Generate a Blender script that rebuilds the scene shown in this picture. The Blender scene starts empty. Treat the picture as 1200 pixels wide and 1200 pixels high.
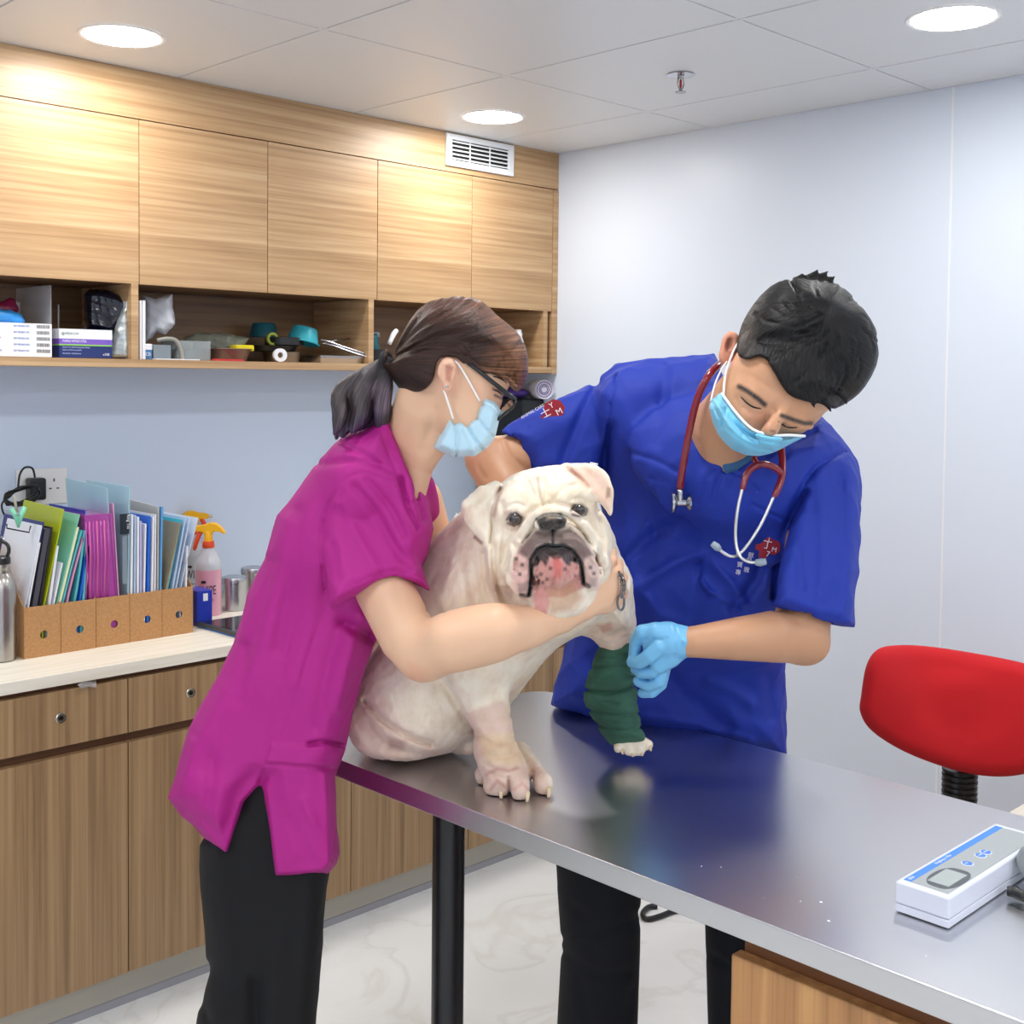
import bpy, bmesh, math, random
import numpy as np
from mathutils import Vector, Matrix
random.seed(4)
SC = bpy.context.scene
COL = SC.collection
PI = math.pi
# ------------------------------------------------------------------ camera (solved from the room's vanishing lines)
FOC, CX, CY, EYE = 1421.09, 600.0, 498.9, 1.5
def cam_rows(yaw=.779175, pitch=.0396743, roll=.0102721):
    cy, sy, cp, sp, cr, sr = math.cos(yaw), math.sin(yaw), math.cos(pitch), math.sin(pitch), math.cos(roll), math.sin(roll)
    fwd = np.array([sy*cp, cy*cp, -sp]); rt = np.array([cy, -sy, 0.]); up = np.cross(rt, fwd)
    return np.array([rt*cr+up*sr, -rt*sr+up*cr, fwd])
CM = cam_rows()
RT, UP, FW = CM
def ray(x, y): return CM.T @ np.array([(x-CX)/FOC, -(y-CY)/FOC, 1.])
E0 = np.array([0, 0, EYE])
def P(x, y, t): return ray(x, y)*t + E0                      # a measured point: photo position + distance
def onz(x, y, z): d = ray(x, y); return d*(z-EYE)/d[2]+E0
def ony(x, y, Y): d = ray(x, y); return d*Y/d[1]+E0
def onx(x, y, X): d = ray(x, y); return d*X/d[0]+E0
_pj = [None, None]
def pj(Q):
    if _pj[0] is Q: return _pj[1]
    r = pj_(Q); _pj[0] = Q; _pj[1] = r
    return r
def pj_(Q):
    c = (np.asarray(Q, dtype=np.float32)-E0.astype(np.float32)) @ CM.T.astype(np.float32)
    t = np.maximum(c[:, 2], .05)
    return 600+FOC*c[:, 0]/t, CY-FOC*c[:, 1]/t, t
cam = bpy.data.cameras.new('camera'); co = bpy.data.objects.new('camera', cam); COL.objects.link(co)
m = Matrix.Identity(4)
for i in range(3):
    m[i][0], m[i][1], m[i][2], m[i][3] = RT[i], UP[i], -FW[i], E0[i]
co.matrix_world = m
cam.sensor_fit = 'HORIZONTAL'; cam.sensor_width = 36; cam.lens = FOC/1200*36; cam.shift_y = (CY-600)/1200; cam.clip_start = .02
SC.camera = co
# ------------------------------------------------------------------ materials
def lin(c):
    if isinstance(c, str): c = [int(c[i:i+2], 16)/255 for i in (0, 2, 4)]
    return [(v/12.92 if v <= .04045 else ((v+.055)/1.055)**2.4) for v in c]
MATS = {}
def mat(name, col='808080', rough=.5, metal=0., **kw):
    if name in MATS: return MATS[name]
    m = bpy.data.materials.new(name); m.use_nodes = True
    b = m.node_tree.nodes['Principled BSDF']
    c = lin(col)
    b.inputs['Base Color'].default_value = (*c, 1); b.inputs['Roughness'].default_value = rough; b.inputs['Metallic'].default_value = metal
    for k, v in kw.items():
        k2 = {'coat': 'Coat Weight', 'coatr': 'Coat Roughness', 'sheen': 'Sheen Weight', 'sss': 'Subsurface Weight', 'trans': 'Transmission Weight', 'ior': 'IOR', 'alpha': 'Alpha', 'spec': 'Specular IOR Level', 'em': 'Emission Strength', 'aniso': 'Anisotropic'}[k]
        b.inputs[k2].default_value = v
    if 'em' in kw: b.inputs['Emission Color'].default_value = (*c, 1)
    if 'sss' in kw:
        b.inputs['Subsurface Radius'].default_value = (1, .35, .2); b.inputs['Subsurface Scale'].default_value = .008
    MATS[name] = m
    return m
def N(m, t, **kw):
    n = m.node_tree.nodes.new(t)
    for k, v in kw.items():
        if k in n.inputs: n.inputs[k].default_value = v
        else: setattr(n, k, v)
    return n
def L(m, a, b): m.node_tree.links.new(a, b)
def pb(m): return m.node_tree.nodes['Principled BSDF']
def coords(m, scale=(1, 1, 1), rot=(0, 0, 0)):
    tc = N(m, 'ShaderNodeTexCoord'); mp = N(m, 'ShaderNodeMapping'); mp.inputs['Scale'].default_value = scale; mp.inputs['Rotation'].default_value = rot
    L(m, tc.outputs['Object'], mp.inputs['Vector']); return mp.outputs['Vector']
def ramp(m, fac, stops):
    r = N(m, 'ShaderNodeValToRGB'); e = r.color_ramp.elements
    while len(e) > 1: e.remove(e[0])
    e[0].position = stops[0][0]; e[0].color = (*lin(stops[0][1]), 1)
    for p, c in stops[1:]:
        x = e.new(p); x.color = (*lin(c), 1)
    L(m, fac, r.inputs['Fac']); return r.outputs['Color']
def noisebump(m, scale=200, strength=.1, dist=.001, sc3=(1, 1, 1), detail=3):
    n = N(m, 'ShaderNodeTexNoise'); n.inputs['Scale'].default_value = scale; n.inputs['Detail'].default_value = detail
    L(m, coords(m, sc3), n.inputs['Vector'])
    b = N(m, 'ShaderNodeBump'); b.inputs['Strength'].default_value = strength; b.inputs['Distance'].default_value = dist
    L(m, n.outputs['Fac'], b.inputs['Height']); L(m, b.outputs['Normal'], pb(m).inputs['Normal']); return m
def wood(name, c0, c1, c2, sc3, rough=.42):
    m = mat(name, c1, rough)
    v = coords(m, sc3)
    n = N(m, 'ShaderNodeTexNoise'); n.inputs['Scale'].default_value = 1; n.inputs['Detail'].default_value = 5; n.inputs['Roughness'].default_value = .62; n.inputs['Distortion'].default_value = .15
    L(m, v, n.inputs['Vector'])
    c = ramp(m, n.outputs['Fac'], [(.3, c0), (.48, c1), (.68, c2)])
    L(m, c, pb(m).inputs['Base Color'])
    b = N(m, 'ShaderNodeBump'); b.inputs['Strength'].default_value = .12; b.inputs['Distance'].default_value = .001
    L(m, n.outputs['Fac'], b.inputs['Height']); L(m, b.outputs['Normal'], pb(m).inputs['Normal'])
    return m
def vcol(name, rough=.6, **kw):
    m = mat(name, 'ffffff', rough, **kw)
    a = N(m, 'ShaderNodeVertexColor'); a.layer_name = 'Col'
    L(m, a.outputs['Color'], pb(m).inputs['Base Color']); return m
# ------------------------------------------------------------------ objects
def link(o, parent=None):
    COL.objects.link(o)
    if parent is not None: o.parent = parent
    return o
def tag(o, label=None, cat=None, group=None, kind=None):
    if label: o['label'] = label
    if cat: o['category'] = cat
    if group: o['group'] = group
    if kind: o['kind'] = kind
    return o
def empty(name, label, cat, group=None, loc=(0, 0, 0)):
    o = bpy.data.objects.new(name, None); o.location = loc; o.empty_display_size = .05; COL.objects.link(o); return tag(o, label, cat, group)
def meshobj(name, V, F, m=None, parent=None, smooth=False):
    me = bpy.data.meshes.new(name); me.from_pydata([tuple(map(float, v)) for v in V], [], F); me.update()
    if smooth: me.shade_smooth()
    o = bpy.data.objects.new(name, me)
    if m: me.materials.append(m)
    return link(o, parent)
def fin(name, bm, m, parent=None, smooth=False, bevel=0, seg=2, autos=None):
    bmesh.ops.recalc_face_normals(bm, faces=bm.faces)
    me = bpy.data.meshes.new(name); bm.to_mesh(me); bm.free(); me.materials.append(m)
    if smooth: me.shade_smooth()
    o = bpy.data.objects.new(name, me)
    if bevel:
        b = o.modifiers.new('b', 'BEVEL'); b.width = bevel; b.segments = seg; b.limit_method = 'ANGLE'; b.angle_limit = .6
        me.shade_smooth()
        b.harden_normals = True
    return link(o, parent)
def addbox(bm, x0, x1, y0, y1, z0, z1, M=None):
    vs = [bm.verts.new(Vector(p) if M is None else M @ Vector(p)) for p in [(x0, y0, z0), (x1, y0, z0), (x1, y1, z0), (x0, y1, z0), (x0, y0, z1), (x1, y0, z1), (x1, y1, z1), (x0, y1, z1)]]
    for f in [(0, 3, 2, 1), (4, 5, 6, 7), (0, 1, 5, 4), (1, 2, 6, 5), (2, 3, 7, 6), (3, 0, 4, 7)]: bm.faces.new([vs[i] for i in f])
def box(name, x0, x1, y0, y1, z0, z1, m, parent=None, bevel=0, M=None):
    bm = bmesh.new(); addbox(bm, x0, x1, y0, y1, z0, z1, M); return fin(name, bm, m, parent, bevel=bevel)
def addlathe(bm, prof, M, n=32, cap=True):
    rings = []
    for r, z in prof:
        rings.append([bm.verts.new(M @ Vector((r*math.cos(2*PI*i/n), r*math.sin(2*PI*i/n), z))) for i in range(n)])
    for a, b in zip(rings, rings[1:]):
        for i in range(n): bm.faces.new([a[i], a[(i+1) % n], b[(i+1) % n], b[i]])
    if cap:
        bm.faces.new(rings[0][::-1]); bm.faces.new(rings[-1])
def hairfx(m, sc, st=.5, dark='4a4240', mid='b0a8a4'):
    """strands: fine streaks along the lie of the hair (attribute Flow: across, along, depth)"""
    at = N(m, 'ShaderNodeVertexColor'); at.layer_name = 'Flow'; mp = N(m, 'ShaderNodeMapping'); mp.inputs['Scale'].default_value = sc; L(m, at.outputs['Color'], mp.inputs['Vector'])
    w_ = N(m, 'ShaderNodeTexNoise'); w_.inputs['Scale'].default_value = 1; w_.inputs['Detail'].default_value = 3; w_.inputs['Roughness'].default_value = .7; L(m, mp.outputs['Vector'], w_.inputs['Vector'])
    b = N(m, 'ShaderNodeBump'); b.inputs['Strength'].default_value = st; b.inputs['Distance'].default_value = .003; L(m, w_.outputs['Fac'], b.inputs['Height']); L(m, b.outputs['Normal'], pb(m).inputs['Normal'])
    mx = N(m, 'ShaderNodeMixRGB'); mx.blend_type = 'MULTIPLY'; mx.inputs['Fac'].default_value = .9
    vc = [n for n in m.node_tree.nodes if n.type == 'VERTEX_COLOR' and n.layer_name == 'Col'][0]
    L(m, vc.outputs['Color'], mx.inputs['Color1']); r = ramp(m, w_.outputs['Fac'], [(.34, dark), (.5, mid), (.62, 'ffffff')]); L(m, r, mx.inputs['Color2']); L(m, mx.outputs['Color'], pb(m).inputs['Base Color'])
def polar(hx, hy, ka=1., curl=0.):
    def f(V):
        x, y, t = pj(V); dx, dy = x-hx, y-hy; r = np.sqrt(dx*dx+dy*dy)
        return np.stack([np.arctan2(dy, dx)*ka+curl*r/100, r/100, t*10], 1)
    return f
def lathe(name, prof, M, m, parent=None, n=32, cap=True, smooth=True, bevel=0):
    bm = bmesh.new(); addlathe(bm, prof, M if isinstance(M, Matrix) else Matrix.Translation(M), n, cap)
    o = fin(name, bm, m, parent, smooth=False)
    if smooth:
        o.data.shade_smooth()
        e = o.modifiers.new('e', 'EDGE_SPLIT'); e.split_angle = .7
    return o
def addtube(bm, pts, r, n=10, closed=False):
    pts = [Vector(p) for p in pts]; k = len(pts)
    rr = r if isinstance(r, (list, tuple)) else [r]*k
    rings = []; prev = None
    for i, p in enumerate(pts):
        a = pts[(i-1) % k] if (i > 0 or closed) else p
        b = pts[(i+1) % k] if (i < k-1 or closed) else p
        t = (b-a).normalized()
        if prev is None:
            u = t.cross(Vector((0, 0, 1)))
            if u.length < .1: u = t.cross(Vector((1, 0, 0)))
            u.normalize()
        else:
            u = (prev-t*prev.dot(t)).normalized()
        prev = u; v = t.cross(u)
        rings.append([bm.verts.new(p+(u*math.cos(2*PI*j/n)+v*math.sin(2*PI*j/n))*rr[i]) for j in range(n)])
    for i in range(k if closed else k-1):
        a, b = rings[i], rings[(i+1) % k]
        for j in range(n): bm.faces.new([a[j], a[(j+1) % n], b[(j+1) % n], b[j]])
    if not closed:
        bm.faces.new(rings[0][::-1]); bm.faces.new(rings[-1])
def spline(pts, n=8, closed=False):
    pts = [np.array(p, float) for p in pts]; out = []; k = len(pts)
    rng = range(k) if closed else range(k-1)
    for i in rng:
        p0 = pts[(i-1) % k] if (closed or i > 0) else pts[i]
        p1 = pts[i]; p2 = pts[(i+1) % k]; p3 = pts[(i+2) % k] if (closed or i+2 < k) else pts[(i+1) % k]
        for j in range(n):
            t = j/n
            out.append(.5*((2*p1)+(-p0+p2)*t+(2*p0-5*p1+4*p2-p3)*t*t+(-p0+3*p1-3*p2+p3)*t**3))
    if not closed: out.append(pts[-1])
    return out
def tube(name, pts, r, m, parent=None, n=10, closed=False, sp=0):
    if sp:
        if isinstance(r, (list, tuple)): r = [float(q) for q in np.interp(np.linspace(0, len(pts)-1, (len(pts)-1)*sp+1), range(len(pts)), r)]
        pts = spline(pts, sp, closed)
    bm = bmesh.new(); addtube(bm, pts, r, n, closed); return fin(name, bm, m, parent, smooth=True)
def strip(name, rows, m, parent=None, thick=.001, smooth=True, sub=0):
    """grid of points -> a sheet with real thickness"""
    nr, nc = len(rows), len(rows[0]); V = [p for r in rows for p in r]
    F = [(i*nc+j, i*nc+j+1, (i+1)*nc+j+1, (i+1)*nc+j) for i in range(nr-1) for j in range(nc-1)]
    o = meshobj(name, V, F, m, parent, smooth)
    if sub:
        s = o.modifiers.new('s', 'SUBSURF'); s.levels = s.render_levels = sub
    s = o.modifiers.new('t', 'SOLIDIFY'); s.thickness = thick; s.offset = 0
    return o
def prism(name, poly, z0, z1, M, m, parent=None, bevel=0):
    """polygon in local xy extruded from z0 to z1, M places it"""
    bm = bmesh.new()
    a = [bm.verts.new(M @ Vector((x, y, z0))) for x, y in poly]; b = [bm.verts.new(M @ Vector((x, y, z1))) for x, y in poly]
    bm.faces.new(a[::-1]); bm.faces.new(b); k = len(poly)
    for i in range(k): bm.faces.new([a[i], a[(i+1) % k], b[(i+1) % k], b[i]])
    return fin(name, bm, m, parent, bevel=bevel)
def frame(o, x, y, z=None):
    """matrix with origin o and axes x, y (z = x cross y)"""
    x = Vector(x).normalized(); y = Vector(y); y = (y-x*y.dot(x)).normalized(); z = x.cross(y); m = Matrix.Identity(4)
    for i in range(3): m[i][0], m[i][1], m[i][2], m[i][3] = x[i], y[i], z[i], o[i]
    return m
def text(name, s, M, size, m, parent=None, ext=.0002, ax='LEFT', ay='BOTTOM', sx=1.):
    c = bpy.data.curves.new(name, 'FONT'); c.body = s; c.size = size; c.extrude = ext; c.align_x = ax; c.align_y = ay; c.resolution_u = 3
    t_ = bpy.data.objects.new(name, c); COL.objects.link(t_); dg = bpy.context.evaluated_depsgraph_get()
    me = bpy.data.meshes.new_from_object(t_.evaluated_get(dg)); bpy.data.objects.remove(t_)
    if not len(me.materials): me.materials.append(m)
    me.materials[0] = m
    o = bpy.data.objects.new(name, me)
    o.matrix_world = M @ Matrix.Diagonal((sx, 1, 1, 1)); COL.objects.link(o)
    if parent is not None: o.parent = parent
    return o
# ------------------------------------------------------------------ signed distance modelling: smooth continuous bodies
f4 = np.float32
HS = 1.0
def rc(a, b, r1, r2=None):
    a = np.array(a, f4); b = np.array(b, f4); r2 = r1 if r2 is None else r2; ba = b-a; q = max(float(ba @ ba), 1e-12)
    def f(p):
        pa = p-a; h = np.clip(pa @ ba/q, 0, 1)
        return np.linalg.norm(pa-h[:, None]*ba, axis=1)-(r1+(r2-r1)*h)
    return f
def chain(pts, rs):
    fs = [rc(pts[i], pts[i+1], rs[i], rs[i+1]) for i in range(len(pts)-1)]
    def f(p):
        d = fs[0](p)
        for g in fs[1:]: d = np.minimum(d, g(p))
        return d
    return f
def axes(roll=0, yaw=0, pitch=0):
    """camera-aligned axes turned in the picture plane (roll, ccw), about up (yaw) and about right (pitch)"""
    c, s = math.cos(roll), math.sin(roll)
    a = RT*c+UP*s; b = -RT*s+UP*c; w = FW
    c, s = math.cos(yaw), math.sin(yaw); a, w = a*c+w*s, -a*s+w*c
    c, s = math.cos(pitch), math.sin(pitch); b, w = b*c+w*s, -b*s+w*c
    return np.array([a, b, w], f4)
def ell(c, r, A=None):
    c = np.array(c, f4); r = np.array(r, f4); A = axes() if A is None else A
    def f(p):
        q = (p-c) @ A.T; k0 = np.linalg.norm(q/r, axis=1); k1 = np.linalg.norm(q/(r*r), axis=1)
        return k0*(k0-1)/np.maximum(k1, 1e-6)
    return f
def E(x, y, t, rx, ry, rz, roll=0, yaw=0, pitch=0):
    """ellipsoid: centre by photo position + distance, rx ry in photo pixels, rz in metres"""
    s = t/FOC; return ell(P(x, y, t), (rx*s, ry*s, rz), axes(math.radians(roll), math.radians(yaw), math.radians(pitch)))
def polyd(px, py, poly):
    """signed distance to a polygon, positive inside"""
    d = np.full(px.shape, 1e9, f4); ins = np.zeros(px.shape, bool); n = len(poly)
    for i in range(n):
        ax, ay = poly[i]; bx, by = poly[(i+1) % n]; ex, ey = bx-ax, by-ay; wx, wy = px-ax, py-ay
        h = np.clip((wx*ex+wy*ey)/max(ex*ex+ey*ey, 1e-9), 0, 1)
        d = np.minimum(d, (wx-ex*h)**2+(wy-ey*h)**2)
        c = ((ay > py) != (by > py))
        if ey != 0: ins ^= c & (px < ex*(py-ay)/ey+ax)
    return np.where(ins, np.sqrt(d), -np.sqrt(d)).astype(f4)
def lined(px, py, pts):
    d = np.full(px.shape, 1e9, f4)
    for (ax, ay), (bx, by) in zip(pts, pts[1:]):
        ex, ey = bx-ax, by-ay; wx, wy = px-ax, py-ay
        h = np.clip((wx*ex+wy*ey)/max(ex*ex+ey*ey, 1e-9), 0, 1)
        d = np.minimum(d, (wx-ex*h)**2+(wy-ey*h)**2)
    return np.sqrt(d)
def depthfit(ctrl):
    """smooth distance field through control points (x, y, t)"""
    c = np.array(ctrl, float); k = len(c)
    if k == 1: return lambda x, y: np.full(x.shape, c[0, 2], f4)
    if k < 6:
        m_ = c.mean(0); A = (c[:, :2]-m_[:2])/100; s = np.linalg.solve(A.T @ A+np.eye(2)*.004, A.T @ (c[:, 2]-m_[2]))
        return lambda x, y: (m_[2]+s[0]*(x-m_[0])/100+s[1]*(y-m_[1])/100).astype(f4)
    def idw(x, y):
        w = 0; v = 0
        for a, b, t in ctrl:
            q = 1/(((x-a)**2+(y-b)**2)+900); q = q*q; w = w+q; v = v+q*t
        return (v/w).astype(f4)
    return idw
def pillow(poly, ctrl, D, Tf, Tb=None, sm=0):
    """solid with the given outline: D = rounding width (m), Tf/Tb = half thickness towards / away (m)"""
    if sm: poly = [tuple(q) for q in spline(poly, sm, True)]
    dep = depthfit(ctrl); Tb = Tf if Tb is None else Tb
    xs = [q[0] for q in poly]; ys = [q[1] for q in poly]
    bx = (min(xs), max(xs), min(ys), max(ys))
    def f(p):
        x, y, t = pj(p)
        gap = max(bx[0]-float(x.max()), float(x.min())-bx[1], bx[2]-float(y.max()), float(y.min())-bx[3])
        if gap > 60: return np.full(len(p), gap*.001, f4)
        t0 = dep(np.clip(x, min(xs)-30, max(xs)+30), np.clip(y, min(ys)-30, max(ys)+30)); d = polyd(x, y, poly)*t0/FOC
        w = t-t0; T = np.where(w < 0, Tf, Tb); q = np.maximum(D-d, 0)
        k0 = np.sqrt((q/D)**2+(w/T)**2)
        k1 = np.sqrt((q/D/D)**2+(w/T/T)**2)
        return k0*(k0-1)/np.maximum(k1, 1e-4)
    return f
def fold(pts, w, amp, tmax=None, tmin=None, sp=4, taper=True):
    """groove (amp > 0) or ridge (amp < 0) running along a line of photo positions, w in pixels, amp in metres"""
    if sp and len(pts) > 2: pts = [tuple(q) for q in spline(pts, sp)]
    pts = [tuple(q[:2]) for q in pts]
    xs = [q[0] for q in pts]; ys = [q[1] for q in pts]; bb = (min(xs)-3*w, max(xs)+3*w, min(ys)-3*w, max(ys)+3*w)
    def f(p):
        x, y, t = pj(p)
        if x.max() < bb[0] or x.min() > bb[1] or y.max() < bb[2] or y.min() > bb[3]: return 0.
        d = lined(x, y, pts); g = amp*np.exp(-(d/w)**2)
        if tmax is not None: g = g*np.clip((tmax-t)/.02, 0, 1)
        if tmin is not None: g = g*np.clip((t-tmin)/.02, 0, 1)
        return g
    return f
def half(pt, n):
    """half space below the plane through pt with outward normal n"""
    pt = np.array(pt, f4); n = np.array(n, f4); n = n/np.linalg.norm(n)
    return lambda p: (p-pt) @ n
def union(*fs):
    def f(p):
        d = fs[0](p)
        for g in fs[1:]: d = np.minimum(d, g(p))
        return d
    return f
def scarve(f, g, k=.01): return lambda p: -smin(-f(p), g(p), k)
def smin(a, b, k):
    h = np.maximum(k-np.abs(a-b), 0)/k; return np.minimum(a, b)-h*h*k*.25
class Clay:
    def __init__(s): s.ops = []
    def add(s, f, k=.012): s.ops.append(('U', f, k)); return s
    def cut(s, f, k=.006): s.ops.append(('C', f, k)); return s
    def keep(s, f, k=.003): s.ops.append(('I', f, k)); return s
    def rip(s, f): s.ops.append(('D', f, 0)); return s
    def ev(s, p, prune=None):
        d = None
        for i, (o, f, k) in enumerate(s.ops):
            if prune is not None and prune[i]: continue
            g = f(p)
            if o == 'U': d = g if d is None else smin(d, g, k)
            elif d is None: continue
            elif o == 'C': d = -smin(-d, g, k)
            elif o == 'I': d = -smin(-d, -g, k)
            else: d = d+g
        return np.full(len(p), 1., f4) if d is None else np.asarray(d, f4)
    def grid(s, lo, hi, h, B=14, slack=1.5, margin=.02):
        lo = np.array(lo, float); n = np.ceil((np.array(hi)-lo)/h/B).astype(int)
        G = np.full((n*B+1), 1., f4); hd = B*h*.5*math.sqrt(3)
        ii = np.stack(np.meshgrid(*[np.arange(k) for k in n], indexing='ij'), -1).reshape(-1, 3)
        ctr = (lo+(ii+.5)*B*h).astype(f4)
        vals = []
        for o, f, k in s.ops: vals.append(f(ctr) if o != 'D' else None)
        d = s.ev(ctr)
        act = np.where(np.abs(d) < hd*slack+margin)[0]
        inside = np.where((d <= -(hd*slack+margin)))[0]
        for j in inside:
            a = ii[j]*B; G[a[0]:a[0]+B+1, a[1]:a[1]+B+1, a[2]:a[2]+B+1] = -1
        r = np.arange(B+1); off = np.stack(np.meshgrid(r, r, r, indexing='ij'), -1).reshape(-1, 3)*h
        for j in act:
            pr = [(v is not None and o != 'I' and v[j] > hd*slack+k+margin*.5) for v, (o, f, k) in zip(vals, s.ops)]
            a = ii[j]*B; p = (lo+a*h+off).astype(f4)
            G[a[0]:a[0]+B+1, a[1]:a[1]+B+1, a[2]:a[2]+B+1] = s.ev(p, pr).reshape(B+1, B+1, B+1)
        return G, lo
    def mesh(s, name, lo, hi, h, m, parent=None, color=None, relax=1, flow=None):
        h = h*HS; G, lo = s.grid(lo, hi, h, slack=getattr(s, 'slack', 1.5))
        sg = G < 0
        nx, ny, nz = G.shape
        cnt = np.zeros((nx-1, ny-1, nz-1), np.int8)
        for dx in (0, 1):
            for dy in (0, 1):
                for dz in (0, 1): cnt += sg[dx:nx-1+dx, dy:ny-1+dy, dz:nz-1+dz]
        cells = np.argwhere((cnt > 0) & (cnt < 8)); del cnt
        idx = np.full((nx-1, ny-1, nz-1), -1, np.int32); idx[cells[:, 0], cells[:, 1], cells[:, 2]] = np.arange(len(cells))
        acc = np.zeros((len(cells), 3)); num = np.zeros(len(cells))
        cor = [(a, b, c) for a in (0, 1) for b in (0, 1) for c in (0, 1)]
        for a in cor:
            for ax in range(3):
                if a[ax]: continue
                b = list(a); b[ax] = 1
                va = G[cells[:, 0]+a[0], cells[:, 1]+a[1], cells[:, 2]+a[2]]; vb = G[cells[:, 0]+b[0], cells[:, 1]+b[1], cells[:, 2]+b[2]]
                c = (va < 0) != (vb < 0); t = np.where(c, va/np.where(c, va-vb, 1), 0)
                pos = np.array(a, float)[None, :].repeat(len(cells), 0); pos[:, ax] = t
                acc[c] += pos[c]; num[c] += 1
        V = lo+(cells+acc/num[:, None])*h
        F = []
        for ax in range(3):
            sl0 = [slice(None)]*3; sl1 = [slice(None)]*3; sl0[ax] = slice(0, -1); sl1[ax] = slice(1, None)
            A, Bq = sg[tuple(sl0)], sg[tuple(sl1)]
            e = np.argwhere(A != Bq); fl = A[e[:, 0], e[:, 1], e[:, 2]]
            u, w = (ax+1) % 3, (ax+2) % 3
            ok = (e[:, u] > 0) & (e[:, w] > 0) & (e[:, u] < G.shape[u]-1) & (e[:, w] < G.shape[w]-1); e = e[ok]; fl = fl[ok]
            q = []
            for du, dw in ((1, 1), (0, 1), (0, 0), (1, 0)):
                c = e.copy(); c[:, u] -= du; c[:, w] -= dw; q.append(idx[c[:, 0], c[:, 1], c[:, 2]])
            q = np.stack(q, 1); q[~fl] = q[~fl][:, ::-1]; F.append(q)
        F = np.concatenate(F); del G, sg, idx
        for _ in range(relax):
            S = np.zeros_like(V); C = np.zeros(len(V))
            for i in range(4):
                np.add.at(S, F[:, i], V[F[:, (i+1) % 4]]); np.add.at(C, F[:, i], 1)
                np.add.at(S, F[:, (i+1) % 4], V[F[:, i]]); np.add.at(C, F[:, (i+1) % 4], 1)
            V = V*.5+S/np.maximum(C, 1)[:, None]*.5
        me = bpy.data.meshes.new(name); me.vertices.add(len(V)); me.vertices.foreach_set('co', V.astype(f4).ravel())
        me.loops.add(len(F)*4); me.loops.foreach_set('vertex_index', F.astype(np.int32).ravel())
        me.polygons.add(len(F)); me.polygons.foreach_set('loop_start', np.arange(0, len(F)*4, 4, dtype=np.int32))
        me.update(calc_edges=True); me.validate(); me.shade_smooth(); me.materials.append(m)
        if color is not None:
            at = me.color_attributes.new('Col', 'FLOAT_COLOR', 'POINT')
            c = np.ones((len(V), 4), f4); c[:, :3] = color(V.astype(f4)); at.data.foreach_set('color', c.ravel())
        if flow is not None:
            at = me.color_attributes.new('Flow', 'FLOAT_COLOR', 'POINT'); c = np.ones((len(V), 4), f4); c[:, :3] = flow(V.astype(f4)); at.data.foreach_set('color', c.ravel())
        o = bpy.data.objects.new(name, me); print('clay', name, len(V))
        return link(o, parent)
def bb(x0, y0, x1, y1, t0, t1):
    q = np.array([P(x, y, t) for x in (x0, x1) for y in (y0, y1) for t in (t0, t1)]); return q.min(0), q.max(0)
def px(r, t): return r*t/FOC
def C(pts):
    """chain through (x, y, distance, radius in photo pixels)"""
    return chain([P(x, y, t) for x, y, t, r in pts], [px(r, t) for x, y, t, r in pts])
def child(o, par, inv):
    o.parent = par; o.data.transform(inv); return o
def PT(inv, pts): return [inv @ Vector(P(*q)) for q in pts]
def within(f, poly, off=0., k=.004, sm=2, tmax=None):
    """the part of solid f (grown by off) that lies inside an outline: hair and cloth that follow the body"""
    if sm: poly = [tuple(q) for q in spline(poly, sm, True)]
    xs = [q[0] for q in poly]; ys = [q[1] for q in poly]; bx = (min(xs), max(xs), min(ys), max(ys))
    def g(p):
        x, y, t = pj(p)
        gap = max(bx[0]-float(x.max()), float(x.min())-bx[1], bx[2]-float(y.max()), float(y.min())-bx[3])
        if gap > 15: return np.full(len(p), gap*.001, f4)
        d = f(p)-off; e = -polyd(x, y, poly)*t/FOC
        d = -smin(-d, -e, k)
        return d if tmax is None else np.maximum(d, t-tmax)
    return g
def cloth(amp, seed, fr=(28, 55), zs=.45):
    """soft irregular wrinkles of cloth"""
    rg = np.random.RandomState(seed); K = []
    for i in range(5):
        w = rg.normal(size=3); w[2] *= zs; w = w/np.linalg.norm(w)*rg.uniform(*fr); K.append((w.astype(f4), rg.uniform(0, 6), (rg.normal(size=3)*14).astype(f4), rg.uniform(0, 6)))
    def g(p):
        s = 0
        for w, ph, w2, p2 in K: s = s+1-np.abs(np.sin(p @ w+ph+1.6*np.sin(p @ w2+p2)))**.7
        return ((s/5-.4)*-amp).astype(f4)
    return g
def snap(c):
    k = Clay(); k.ops = list(c.ops); return k.ev
def paint(base, rules):
    """rules: (kind, geometry, soft px, colour, strength, tmax)"""
    def f(V):
        x, y, t = pj(V); c = np.tile(np.array(lin(base), f4), (len(V), 1))
        for kind, g, soft, colr, st, *tm in rules:
            if kind == 'poly': a = np.clip(polyd(x, y, g)/soft+.5, 0, 1)
            elif kind == 'line': a = np.clip((g[1]-lined(x, y, g[0]))/soft+.5, 0, 1)
            else: a = np.clip((g[1]-np.linalg.norm(V-np.array(g[0], f4), axis=1))/soft+.5, 0, 1)
            if tm:
                if tm[0]: a = a*(t < tm[0])
                if len(tm) > 1: a = a*(t > tm[1])
            a = (a*st)[:, None]; c = c*(1-a)+np.array(lin(colr), f4)*a
        return c
    return f
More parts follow.
